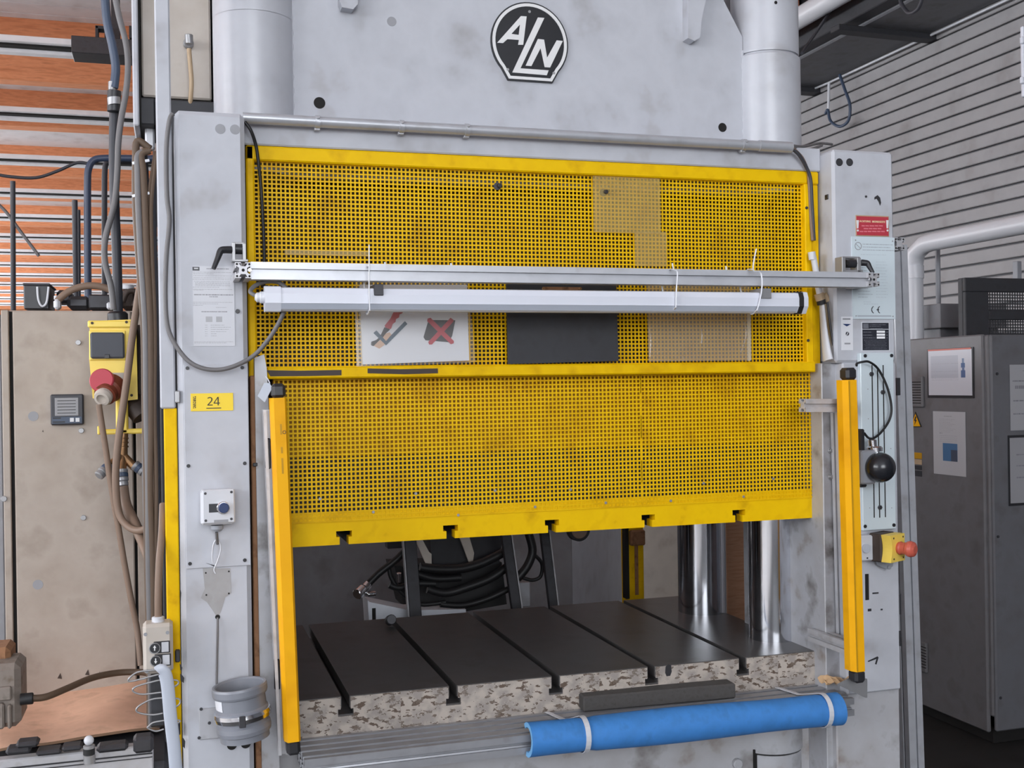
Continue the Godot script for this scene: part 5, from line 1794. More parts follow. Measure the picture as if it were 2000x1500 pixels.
	knob(kb, Q(174, 1461, -0.17), Vector3.UP, 0.0115, 0.006, 16)
	part(kv, "washer", kb, M.zinc)
	var gb := SphereMesh.new()
	gb.radius = 0.0098
	gb.height = 0.0196
	kb = S()
	kb.append_from(gb, 0, Transform3D(Basis(), Q(173.5, 1446, -0.17)))
	part(kv, "knob", kb, M.light_plastic)
	# worn grey block with black gland at far left
	var v := thing("worn_block", "worn grey machine block with a black cable gland at the left edge", "block", Q(5, 1425, -0.32))
	var vs := S()
	slab(vs, -60, 1300, 40, 1425, -0.34, 0.12, 0.012)
	part(v, "block", vs, M.worn_grey)
	vs = S()
	slab(vs, -60, 1345, 22, 1372, -0.33, 0.03, 0.003)
	slab(vs, -60, 1378, 8, 1428, -0.325, 0.03, 0.004)
	slab(vs, 14, 1378, 22, 1424, -0.325, 0.03, 0.004)
	part(v, "jaw", vs, M.worn_grey)
	part(v, "upper_jaw", slab(S(), -60, 1268, 20, 1318, -0.4, 0.1, 0.01), M.rust)
	vs = S()
	knob(vs, Q(40, 1366, -0.35), Vector3.RIGHT, 0.0125, 0.026, 18)
	part(v, "cable_gland", vs, M.black_rubber)
	whole("brown_hose", hose([[60, 1364, -0.35], [90, 1361, -0.36], [130, 1345, -0.4], [180, 1324, -0.46], [230, 1314, -0.5], [275, 1313, -0.5], [300, 1316, -0.45]], -0.4, 0.0075, 10), M.cable_umber, "dark brown hose lying over the cardboard from the worn block", "hose")
	# background at the very left edge
	var far := S()
	var fr := rect(-160, 640, 12, 1330, -1.3)
	span(far, Vector3(fr.position.x, 0.0, -2.6), Vector3(fr.end.x, fr.end.y, -1.3), 0.01)
	span(far, Vector3(fr.position.x, 0.66, -1.31), Vector3(fr.end.x + 0.02, 0.7, -1.2), 0.005)
	whole("grey_machine", far, M.panel_grey, "dark grey machine side at the left edge behind the beige cabinet", "machine")
	# beige box high on the left of the press
	var zb := -0.36
	var u := thing("terminal_box", "beige terminal box with a cable gland high on the left of the press", "cabinet", Q(350, 195, zb))
	part(u, "body", span(S(), Vector3(Q(276, 100, zb).x, Q(350, 192, zb).y, zb - 0.3), Vector3(Q(412, 100, zb).x, 2.8, zb), 0.004), M.beige_pale)
	part(u, "door_edge", span(S(), Vector3(Q(258, 100, zb + 0.03).x, Q(268, 245, zb + 0.03).y, zb - 0.2), Vector3(Q(270, 100, zb + 0.03).x, 2.8, zb + 0.03), 0.003), M.press_paint)
	part(u, "lower_skirt", slab(S(), 262, 190, 303, 243, zb + 0.01, 0.2, 0.003), M.graphite)
	part(u, "door_gap", span(S(), Vector3(Q(270, 100, zb + 0.02).x, Q(268, 243, zb + 0.02).y, zb - 0.2), Vector3(Q(274, 100, zb + 0.02).x, 2.8, zb + 0.015), 0.0), M.slot_black)
	part(u, "conduit", slab(S(), 283, 240, 302, 290, zb - 0.03, 0.03, 0.004), M.light_plastic)
	var cg := S()
	knob(cg, Q(368, 87, zb), Vector3.BACK, 0.0115, 0.014, 16)
	knob(cg, Q(369, 85, zb + 0.03), Vector3(0, 1, 0.1), 0.009, 0.02, 12)
	part(u, "cable_gland", cg, M.zinc)
	whole("beige_cable", hose([[369, 95, zb + 0.03], [371, 120, zb + 0.03], [374, 160, zb + 0.03], [372, 195, zb + 0.02], [370, 215, zb]], zb, 0.0052, 10), M.cable_tan, "beige cable hanging from the gland of the terminal box", "cable")
	# pendant control with spring-wire hooks
	var zp := 0.045
	var pc := thing("pendant_control", "grey pendant control with up and down arrow buttons", "control box", Q(308, 1308, zp))
	part(pc, "housing", slab(S(), 279, 1219, 338, 1316, zp, 0.05, 0.006), M.beige_pale)
	var gg := S()
	knob(gg, Q(309, 1221, zp - 0.025), Vector3.UP, 0.0125, 0.005, 16)
	knob(gg, Q(309, 1217, zp - 0.025), Vector3.UP, 0.0118, 0.013, 6)
	part(pc, "cable_gland", gg, M.light_plastic)
	for p2 in [[284, 1239], [327, 1235.5], [287, 1316 - 5], [331, 1312 - 6]]:
		part(pc, "screw", disc(S(), p2[0], p2[1], zp, 0.0034, 0.0008, 12), M.ink_grey)
	for e in [[302, 1266, 1.0], [304, 1291, -1.0]]:
		part(pc, "label_frame", slab(S(), e[0] - 2, e[1] - 13.5, e[0] + 30, e[1] + 10, zp + 0.0016, 0.002, 0.0008), M.black_plastic)
		part(pc, "label_field", slab(S(), e[0] + 13.5, e[1] - 12, e[0] + 27.5, e[1] + 7.5, zp + 0.002, 0.001, 0.0004), M.paper_dull)
		var rg := S()
		knob(rg, Q(e[0], e[1], zp + 0.001), Vector3.BACK, 0.0105, 0.003, 26)
		part(pc, "button_ring", rg, M.zinc)
		rg = S()
		knob(rg, Q(e[0], e[1], zp + 0.004), Vector3.BACK, 0.0088, 0.0014, 26)
		var bt := part(pc, "push_button", rg, M.black_plastic, "black push button with white arrow")
		var k: float = e[2]
		var ar := S()
		flat_shape(ar, [e[0], e[1] - 5.6 * k, e[0] + 3.2, e[1] - 0.6 * k, e[0] + 1.1, e[1] - 0.6 * k, e[0] + 1.1, e[1] + 5 * k, e[0] - 1.1, e[1] + 5 * k, e[0] - 1.1, e[1] - 0.6 * k, e[0] - 3.2, e[1] - 0.6 * k], zp + 0.0058, 0.0005)
		part(bt, "arrow", ar, M.badge_white)
	var hk := thing("wire_hooks", "bent wire hooks one below the other under the pendant control", "hook rack", Q(310, 1430, zp))
	for e in [
		[[310, 1308], [268, 1313], [252, 1331], [310, 1317]],
		[[325, 1326], [300, 1331], [266, 1341], [260, 1350], [278, 1356], [315, 1352]],
		[[318, 1363], [296, 1366], [274, 1377], [266, 1387], [274, 1393], [298, 1396], [318, 1393]],
		[[322, 1407], [300, 1411], [291, 1418], [289, 1422], [304, 1428], [320, 1424]],
		[[325, 1328], [346, 1329], [347, 1337], [330, 1346]],
		[[325, 1365], [349, 1365], [350, 1376], [330, 1388]],
		[[330, 1407], [352, 1408], [330, 1424]]]:
		var pts := []
		for q in e:
			pts.append([q[0], q[1], zp + 0.012])
		part(hk, "hook", tube(S(), spline(path3(pts), 5), 0.0017, 8), M.zinc)
	var strap := S()
	var sp := spline(path3([[309, 1313], [315, 1309], [323, 1318], [328, 1345], [333, 1400], [340, 1460], [345, 1520]], zp + 0.035), 6)
	tube(strap, sp, 0.0042, 14, 2.9)
	whole("bent_strap", strap, M.diffuser, "flat pale grey strap bent down in front of the wire hooks", "handle")
	whole("handle_arm", slab(S(), 292, 1318, 322, 1420, zp - 0.03, 0.015, 0.003), M.graphite, "dark upright arm behind the wire hooks", "arm")

# ---------------------------------------------------------------- right of the press
func right_side():
	var x := 3.26
	var zf := -1.6
	var t := thing("switch_cabinet", "big grey switch cabinet standing right of the press before the ribbed wall", "cabinet", Vector3(3.7, 0.0, -2.1))
	var top := 1.726
	part(t, "body", span(S(), Vector3(x + 0.012, 0.12, -2.75), Vector3(4.5, top, zf - 0.012), 0.006), M.cabinet_grey_shaded)
	part(t, "side_panel", span(S(), Vector3(x, 0.05, -2.72), Vector3(x + 0.02, top + 0.003, zf - 0.03), 0.006), M.cabinet_grey_shaded)
	part(t, "door", span(S(), Vector3(x + 0.02, 0.06, zf - 0.02), Vector3(4.45, top, zf), 0.006), M.cabinet_dark)
	part(t, "plinth", span(S(), Vector3(x + 0.03, 0.0, -2.7), Vector3(4.45, 0.07, zf - 0.03), 0.004), M.slot_black)
	# upright reading frame for things fixed on the side panel: seen positions on the plane x
	var sp := func(called: String, u0: float, v0: float, u1: float, v1: float, off: float, thick: float, m: Material, parent: Node3D) -> MeshInstance3D:
		var a := QX(u0, (v0 + v1) * 0.5, x - off)
		var b := QX(u1, (v0 + v1) * 0.5, x - off)
		var c := QX((u0 + u1) * 0.5, v0, x - off)
		var d := QX((u0 + u1) * 0.5, v1, x - off)
		var s := S()
		box(s, Vector3(x - off + thick * 0.5, (c.y + d.y) * 0.5, (a.z + b.z) * 0.5), Vector3(thick, c.y - d.y, absf(a.z - b.z)), 0.001)
		return part(parent, called, s, m)
	var side := func(u0: float, v0: float, u1: float, v1: float, off: float) -> Transform3D:
		var a := QX(u0, (v0 + v1) * 0.5, x - off)
		var b := QX(u1, (v0 + v1) * 0.5, x - off)
		var c := QX((u0 + u1) * 0.5, v0, x - off)
		var d := QX((u0 + u1) * 0.5, v1, x - off)
		return Transform3D(Basis(Vector3.UP, -PI / 2), Vector3(x - off, (c.y + d.y) * 0.5, (a.z + b.z) * 0.5))
	var size := func(u0: float, v0: float, u1: float, v1: float) -> Vector2:
		var a := QX(u0, (v0 + v1) * 0.5, x)
		var b := QX(u1, (v0 + v1) * 0.5, x)
		var c := QX((u0 + u1) * 0.5, v0, x)
		var d := QX((u0 + u1) * 0.5, v1, x)
		return Vector2(absf(a.z - b.z), c.y - d.y)
	# vents
	var vent := part(t, "vent", S_vent(x, 1771, 735, 1806, 795), M.cabinet_grey_shaded, "louvred vent")
	for k in 9:
		sp.call("louvre_gap", 1774, 745.5 + k * 5.1, 1798, 747.2 + k * 5.1, 0.0165, 0.003, M.slot_black, vent)
	vent = part(t, "vent", S_vent(x, 1788, 1252, 1813, 1310), M.cabinet_grey_shaded, "lower louvred vent")
	for k in 8:
		sp.call("louvre_gap", 1791, 1262 + k * 5.6, 1808, 1263.8 + k * 5.6, 0.0165, 0.003, M.slot_black, vent)
	# framed sheet with a bottle picture
	var rows := [[0.08, 0.7, 0.3, 0.008, 0.6], [0.08, 0.7, 0.47, 0.01, 0.6]]
	for k in 4:
		rows.append([0.08, 0.7, 0.55 + k * 0.035, 0.014, 0.45])
	var blue := C8(72, 96, 140)
	var pg := page("bottle_print", 320, 330, C8(206, 206, 214), C8(120, 122, 134), rows, [[0.06, 0.13, 0.7, 0.62, C8(186, 188, 198)], [0.785, 0.2, 0.835, 0.32, C8(120, 138, 168)], [0.765, 0.3, 0.855, 0.4, blue], [0.785, 0.39, 0.84, 0.47, C8(96, 116, 154)], [0.76, 0.46, 0.86, 0.62, blue]])
	var fr := thing("framed_sheet", "black-framed sheet with a blue bottle picture on the grey cabinet side", "sheet", QX(1855, 776, x - 0.006))
	part(fr, "frame", card(side.call(1811, 680, 1901, 777, 0.005), size.call(1811, 680, 1901, 777), 0.004, M.black_plastic, M.black_plastic), null)
	part(fr, "print", card(side.call(1813.5, 683, 1898, 772, 0.007), size.call(1813.5, 683, 1898, 772), 0.001, pg, M.paper), null)
	sp.call("red_strip", 1812, 681, 1896, 684, 0.0075, 0.001, M.red_mushroom, fr)
	# second sheet with a blue picture
	rows = [[0.35, 0.6, 0.07, 0.012, 0.8], [0.2, 0.3, 0.34, 0.012, 0.8]]
	for k in 9:
		rows.append([0.2, 0.7 - 0.08 * (k % 3), 0.12 + k * 0.025, 0.006, 0.3])
	for k in 4:
		rows.append([0.2, 0.75, 0.38 + k * 0.03, 0.006, 0.3])
	var pg2 := page("notice_print_grey", 200, 400, C8(186, 186, 190), C8(80, 80, 86), rows, [[0.3, 0.5, 0.75, 0.78, C8(70, 110, 150)], [0.55, 0.6, 0.75, 0.78, C8(70, 78, 96)]])
	whole("paper_notice", card(side.call(1823, 804, 1886, 928, 0.003), size.call(1823, 804, 1886, 928), 0.001, pg2, M.paper_dull), null, "pale notice with a blue picture low on the grey cabinet side", "notice")
	# yellow voltage triangle and the small stickers below
	var w := thing("voltage_sign", "yellow triangle sign with a black flash on the grey cabinet side", "sign", QX(1790, 834, x - 0.004))
	var tri_ := func(pts: Array, off: float, m: Material, called: String):
		var poly := PackedVector2Array()
		for i in range(0, pts.size(), 2):
			var q := QX(pts[i], pts[i + 1], x)
			poly.append(Vector2(q.z, q.y))
		var s := S()
		extrude(s, poly, 0.0, 0.001, Transform3D(Basis(Vector3.UP, -PI / 2), Vector3(x - off, 0, 0)))
		part(w, called, s, m)
	tri_.call([1778, 834, 1789, 804, 1801, 834], 0.002, M.black_plastic, "border")
	tri_.call([1780.3, 832.5, 1789, 808, 1798.5, 832.5], 0.0028, M.yellow_bright, "field")
	tri_.call([1789.5, 813, 1786.5, 822, 1789, 822, 1787.5, 830, 1792, 820, 1789.5, 820, 1791.5, 814], 0.0036, M.black_plastic, "flash")
	var st := thing("small_stickers", "orange and dark stickers in a column below the voltage triangle", "sticker", QX(1788, 930, x - 0.003))
	sp.call("orange_sticker", 1783, 884, 1800, 896, 0.003, 0.002, M.yellow_dark, st)
	sp.call("orange_sticker", 1780, 897, 1800, 907, 0.003, 0.002, M.cable_tan, st)
	sp.call("dark_sticker", 1781, 909, 1800, 917, 0.003, 0.002, M.graphite, st)
	sp.call("dark_sticker", 1781, 919, 1800, 930, 0.003, 0.002, M.graphite, st)
	# sheets on the door
	rows = [[0.35, 0.9, 0.09, 0.014, 0.9], [0.08, 0.95, 0.24, 0.02, 0.9], [0.14, 0.95, 0.32, 0.05, 0.5], [0.08, 0.95, 0.54, 0.02, 0.8], [0.08, 0.95, 0.74, 0.02, 0.8]]
	var pg3 := page("door_print", 256, 330, C8(170, 170, 174), C8(60, 62, 70), rows)
	whole("paper_notice", sheet(1973, 712, 2046, 840, zf + 0.003, 0.001, pg3, M.paper_dull), null, "printed notice with dark lines on the front of the grey cabinet", "notice")
	var fd := thing("framed_notice", "dark-framed notice at the right edge on the cabinet front", "sheet", Q(2000, 986, zf + 0.004))
	part(fd, "frame", slab(S(), 1970, 849, 2060, 986, zf + 0.004, 0.004, 0.001), M.black_plastic)
	rows = [[0.15, 0.9, 0.25, 0.02, 0.5], [0.15, 0.9, 0.42, 0.02, 0.5], [0.15, 0.7, 0.6, 0.02, 0.5]]
	var pg4 := page("door_print_low", 200, 300, C8(160, 160, 164), C8(70, 72, 80), rows)
	part(fd, "print", sheet(1973, 854, 2057, 981, zf + 0.0045, 0.0004, pg4, M.paper_dull), null)
	for p in [[1947, 730], [1949, 1048], [1954, 1363]]:
		part(t, "door_screw", disc(S(), p[0], p[1], zf, 0.006, 0.004, 10), M.graphite)
	# dark mesh box and beam on the cabinet
	var mb := thing("mesh_box", "dark perforated box on top of the grey switch cabinet", "box", Vector3(3.7, top, -2.0))
	var y1 := Q(1950, 543, zf - 0.2).y
	var x0 := Q(1886, 600, zf - 0.2).x
	var zz := zf - 0.2
	var bx := S()
	var rr := [[1886, 1899], [1899, 1932]]
	part(mb, "top_band", span(S(), Vector3(x0, Q(1950, 570, zz).y, zz - 0.02), Vector3(x0 + 0.9, y1, zz), 0.003), M.graphite)
	part(mb, "side_band", span(S(), Vector3(x0, top, zz - 0.02), Vector3(Q(1932, 600, zz).x, Q(1950, 570, zz).y, zz), 0.003), M.graphite)
	part(mb, "bottom_band", span(S(), Vector3(Q(1932, 600, zz).x, top, zz - 0.02), Vector3(x0 + 0.9, Q(1960, 652, zz).y, zz), 0.003), M.graphite)
	part(mb, "middle_band", span(S(), Vector3(Q(1932, 600, zz).x, Q(1960, 625, zz).y, zz - 0.02), Vector3(x0 + 0.9, Q(1960, 606, zz).y, zz), 0.003), M.graphite)
	part(mb, "perforated_sheet", grille(Q(1930, 600, zz).x, x0 + 0.9, top, Q(1950, 570, zz).y, zz - 0.004, 0.0135, 0.0085, 0.002), M.graphite)
	part(mb, "side_plate", span(S(), Vector3(x0, top, zz - 0.05), Vector3(x0 + 0.012, y1, zz - 0.02), 0.003), M.graphite)
	part(mb, "post", slab(S(), 1987, 510, 1996, 545, zz - 0.02, 0.03, 0.002), M.grey_plastic)
	var gb := S()
	var gx := QX(1800, 590, 3.5)
	span(gb, Vector3(3.42, QX(1840, 640, 3.42).y, -3.3), Vector3(3.8, QX(1840, 592, 3.42).y, zz - 0.3), 0.004)
	span(gb, Vector3(3.45, top, -3.2), Vector3(3.78, QX(1840, 640, 3.42).y, zz - 0.34), 0.004)
	whole("grey_duct", gb, M.panel_grey, "low grey duct on the cabinet behind the dark mesh box", "duct")
	# white pipe: up beside the press, elbow, then along the wall
	var pp := S()
	var xp := 3.35
	var zq := QX(1785, 560, xp).z
	var ye := QX(1785, 482, xp).y
	var pts := [Vector3(xp, top, zq), Vector3(xp, ye - 0.09, zq), Vector3(xp, ye - 0.03, zq + 0.02), Vector3(xp + 0.0, ye, zq + 0.08)]
	var along := PackedVector3Array([pts[0], pts[0].lerp(pts[1], 0.5), pts[1], pts[2], pts[3]])
	var e0 := QX(1800, 484, xp)
	var e1 := QX(2010, 420, xp)
	along.append(Vector3(xp, ye + 0.006, zq + 0.13))
	along.append(Vector3(xp, ye + 0.006, zq + 0.5))
	along.append(Vector3(xp, ye + 0.006, zq + 1.6))
	tube(pp, along, 0.042, 20)
	var wp := whole("white_pipe", pp, M.light_plastic, "fat white pipe rising beside the press and bending along the ribbed wall", "pipe")
	var col := S()
	lathe(col, [Vector2(0.042, 0), Vector2(0.046, 0), Vector2(0.046, 0.06), Vector2(0.042, 0.06)], Transform3D(Basis(), Vector3(xp, ye - 0.15, zq)), 20)
	part(wp, "collar", col, M.light_plastic)
	whole("thin_pipe", rod(S(), Vector3(xp + 0.12, top, zq + 0.02), Vector3(xp + 0.12, ye + 0.0, zq + 0.02), 0.012, 10), M.grey_plastic, "thin grey pipe standing right of the fat white pipe", "pipe")
	# white bracket rail at the top right edge
	var rl := S()
	slab(rl, 1998, 52, 2030, 190, -0.6, 0.012, 0.003)
	for v in [72, 150]:
		slab(rl, 1996, v, 2030, v + 14, -0.596, 0.012, 0.003)
	whole("white_rail", rl, M.white_plastic, "white notched rail at the upper right edge before the ribbed wall", "rail")

func S_vent(x: float, u0: float, v0: float, u1: float, v1: float) -> SurfaceTool:
	var a := QX(u0, (v0 + v1) * 0.5, x)
	var b := QX(u1, (v0 + v1) * 0.5, x)
	var c := QX((u0 + u1) * 0.5, v0, x)
	var d := QX((u0 + u1) * 0.5, v1, x)
	return box(S(), Vector3(x - 0.007, (c.y + d.y) * 0.5, (a.z + b.z) * 0.5), Vector3(0.016, c.y - d.y, absf(a.z - b.z)), 0.004)

# ---------------------------------------------------------------- seen through the press
func behind_press():
	var zr := -1.7
	whole("grey_partition", span(S(), Vector3(-0.1, 0.0, -2.3), Vector3(Q(1118, 1100, -2.27).x, 1.75, -2.27), 0.004), M.panel_grey, "plain grey partition behind the press opening on the left", "partition")
	var w0 := Q(1106, 1100, -2.7)
	var w1 := Q(1226, 1100, -4.3)
	var wd := Vector3(w1.x - w0.x, 0, w1.z - w0.z)
	whole("white_partition", box(S(), Vector3((w0.x + w1.x) * 0.5, 0.85, (w0.z + w1.z) * 0.5), Vector3(wd.length(), 1.7, 0.03), 0.004, Basis(wd.normalized(), Vector3.UP, wd.normalized().cross(Vector3.UP))), M.panel_white, "bright white panel behind the middle of the press opening", "partition")
	whole("cream_partition", span(S(), Vector3(Q(1232, 1100, -4.4).x, 0.0, -4.5), Vector3(Q(1400, 1100, -4.4).x, 2.0, -4.4), 0.004), M.panel_cream, "cream panel left of the rear chrome guide column", "partition")
	whole("brown_board", span(S(), Vector3(Q(1405, 1100, -1.0).x, 0.0, -1.03), Vector3(Q(1620, 1100, -1.0).x, 1.75, -1.0), 0.004), M.board_brown, "brown board standing behind the chrome guide columns", "board")
	whole("grey_post", span(S(), Vector3(Q(1390, 1100, -1.1).x, 0.0, -1.2), Vector3(Q(1412, 1100, -1.1).x, 1.75, -1.1), 0.004), M.aluminium_dull, "grey upright post between rear chrome column and brown board", "post")
	var yp := thing("yellow_post", "yellow upright post with a rusty block behind the press opening", "post", Vector3(Q(1240, 1100, -1.3).x, 0, -1.3))
	part(yp, "post", span(S(), Vector3(Q(1226, 1100, -1.3).x, 0.0, -1.36), Vector3(Q(1258, 1100, -1.3).x, 1.6, -1.3), 0.004), M.yellow_paint)
	part(yp, "slot", slab(S(), 1240, 1066, 1247, 1162, -1.2985, 0.004, 0.0), M.rust)
	part(yp, "dark_edge", slab(S(), 1222, 1020, 1229, 1170, -1.295, 0.03, 0.001), M.slot_black)
	part(yp, "block", slab(S(), 1233, 1036, 1261, 1066, -1.28, 0.04, 0.004), M.rust)
	# leaning flat bars
	for e in [[[799, 1040], [811, 1206], 24, "leaning dark flat bar left of the hose bundle"], [[985, 1030], [1008, 1190], 19, "leaning dark flat bar right of the hose bundle"], [[1061, 1030], [1080, 1186], 17, "leaning dark flat bar before the white panel"]]:
		var z := -1.05
		var a := Q(e[0][0], e[0][1], z)
		var b := Q(e[1][0], e[1][1], z)
		b += (b - a) * (b.y / (a.y - b.y))
		a += (a - b).normalized() * 0.3
		var s := S()
		beam(s, b, a, e[2] * px(900, 1100, z), 0.02, 0.002)
		var o := whole("flat_bar", s, M.dark_steel, e[3], "bar", "leaning flat bars behind the bed")
		s = S()
		var w: float = e[2] * px(900, 1100, z) * 0.5 + 0.0026
		var sd := -1.0 if e[0][0] < 900 else 1.0
		beam(s, b + Vector3(sd * w, 0, 0.002), a + Vector3(sd * w, 0, 0.002), 0.0045, 0.02, 0.001)
		part(o, "bright_edge", s, M.aluminium_dull)
	# hydraulic unit
	var zh := -1.2
	var h := thing("hydraulic_unit", "dark hydraulic unit on a white stand behind the bed", "hydraulic unit", Q(880, 1205, zh))
	part(h, "stand", flat_shape(S(), [718, 1172, 722, 1176, 800, 1192, 910, 1190, 910, 1230, 722, 1230], zh + 0.06, 0.1), M.panel_white)
	for u in [735.0, 895.0]:
		var fx := Q(u, 1225, zh).x
		part(h, "leg", span(S(), Vector3(fx - 0.03, 0, zh - 0.03), Vector3(fx + 0.03, Q(u, 1225, zh).y, zh + 0.03), 0.003), M.panel_grey)
	part(h, "stand_slot", slab(S(), 727, 1188, 734, 1212, zh + 0.062, 0.004, 0.0), M.slot_black)
	part(h, "block", flat_shape(S(), [838, 1030, 985, 1020, 975, 1100, 930, 1112, 850, 1112, 842, 1080], zh - 0.02, 0.12), M.graphite)
	part(h, "lower_block", flat_shape(S(), [770, 1105, 980, 1098, 990, 1180, 900, 1196, 790, 1186], zh - 0.05, 0.15), M.black_rubber)
	part(h, "bracket", flat_shape(S(), [810, 1052, 824, 1052, 838, 1078, 843, 1082, 843, 1104, 834, 1106], zh + 0.06, 0.01), M.panel_cream, "white bracket")
	part(h, "bracket", flat_shape(S(), [898, 1050, 916, 1046, 926, 1080, 924, 1096, 916, 1098], zh + 0.03, 0.01), M.panel_cream, "white bracket")
	part(h, "side_block", slab(S(), 1012, 1138, 1036, 1186, zh + 0.04, 0.08, 0.003), M.panel_grey)
	part(h, "lintel", slab(S(), 757, 1040, 795, 1071, zh - 0.1, 0.05, 0.002), M.graphite)
	var hz := zh + 0.08
	var hoses := [
		[[[806, 1060], [775, 1092], [740, 1120], [716, 1144]], 0.011, "thick black hose slanting down to the left of the hydraulic unit"],
		[[[820, 1108], [860, 1112], [905, 1110], [945, 1098], [985, 1078]], 0.015, "thick black hose across the top of the hydraulic unit"],
		[[[760, 1112], [765, 1130], [785, 1158], [820, 1180], [870, 1176]], 0.007, "thin black hose curving down at the left of the hydraulic unit"],
		[[[835, 1150], [870, 1158], [915, 1146], [960, 1128], [1000, 1100]], 0.014, "black hose sagging across the middle of the hydraulic unit"],
		[[[860, 1180], [905, 1182], [950, 1170], [990, 1152], [1012, 1140]], 0.01, "lowest black hose sagging under the hydraulic unit"],
		[[[1032, 1040], [1040, 1075], [1030, 1105], [1010, 1130]], 0.014, "black hose hanging down right of the hydraulic unit"],
		[[[1042, 1082], [1058, 1100], [1056, 1125], [1040, 1133], [1020, 1128]], 0.006, "thin black hose looped at the right of the hydraulic unit"],
		[[[760, 1142], [780, 1148], [810, 1140], [850, 1140]], 0.011, "short black hose below the silver coupling"],
		[[[790, 1100], [810, 1118], [850, 1130], [900, 1128]], 0.012, "black hose under the white bracket of the hydraulic unit"],
	]
	for e in hoses:
		whole("black_hose", hose(e[0], hz, e[1], 12), M.cable_black, e[2], "hose", "black hydraulic hoses behind the bed")
	var cp := S()
	knob(cp, Q(719, 1142, hz), Q(703, 1156, hz + 0.02) - Q(719, 1142, hz), 0.014, 0.02, 8)
	knob(cp, Q(708, 1152, hz + 0.01), Q(696, 1162, hz + 0.03) - Q(708, 1152, hz + 0.01), 0.017, 0.03, 16)
	whole("hose_coupling", cp, M.bright_metal, "big shiny coupling at the lower end of the slanting black hose", "coupling")
	cp = S()
	knob(cp, Q(732, 1160, hz + 0.01), Vector3(-1, 0.1, 0.3), 0.009, 0.022, 14)
	knob(cp, Q(713 + 14, 1160, hz + 0.01), Vector3(-1, 0.1, 0.3), 0.007, 0.02, 14)
	whole("hose_coupling", cp, M.bright_metal, "small shiny coupling just right of the big one", "coupling")
	cp = S()
	knob(cp, Q(779, 1136, hz + 0.01), Vector3(0, 1, 0.2), 0.008, 0.028, 14)
	whole("hose_coupling", cp, M.bright_metal, "shiny upright coupling left of the leaning flat bar", "coupling")
	# grinding wheel hanging under the slide
	var wl := thing("roller", "small dark-rimmed roller hanging under the yellow slide edge", "roller", Q(1126, 1056, -0.74))
	var wz := Q(1126, 1033, -0.74)
	var ws := S()
	lathe(ws, [Vector2(0.017, 0), Vector2(0.0335, 0), Vector2(0.0335, 0.02), Vector2(0.017, 0.02), Vector2(0.018, 0)], facing(wz, Vector3(0.1, 0, 1)), 32)
	part(wl, "tyre", ws, M.black_rubber)
	ws = S()
	knob(ws, wz, Vector3(0.1, 0, 1), 0.027, 0.022, 28)
	part(wl, "disc", ws, M.cable_brown)
	ws = S()
	beam(ws, wz + Vector3(-0.05, 0.06, 0.03), wz + Vector3(0.004, 0.0, 0.03), 0.012, 0.008, 0.002, Vector3.UP)
	part(wl, "axle_arm", ws, M.zinc)

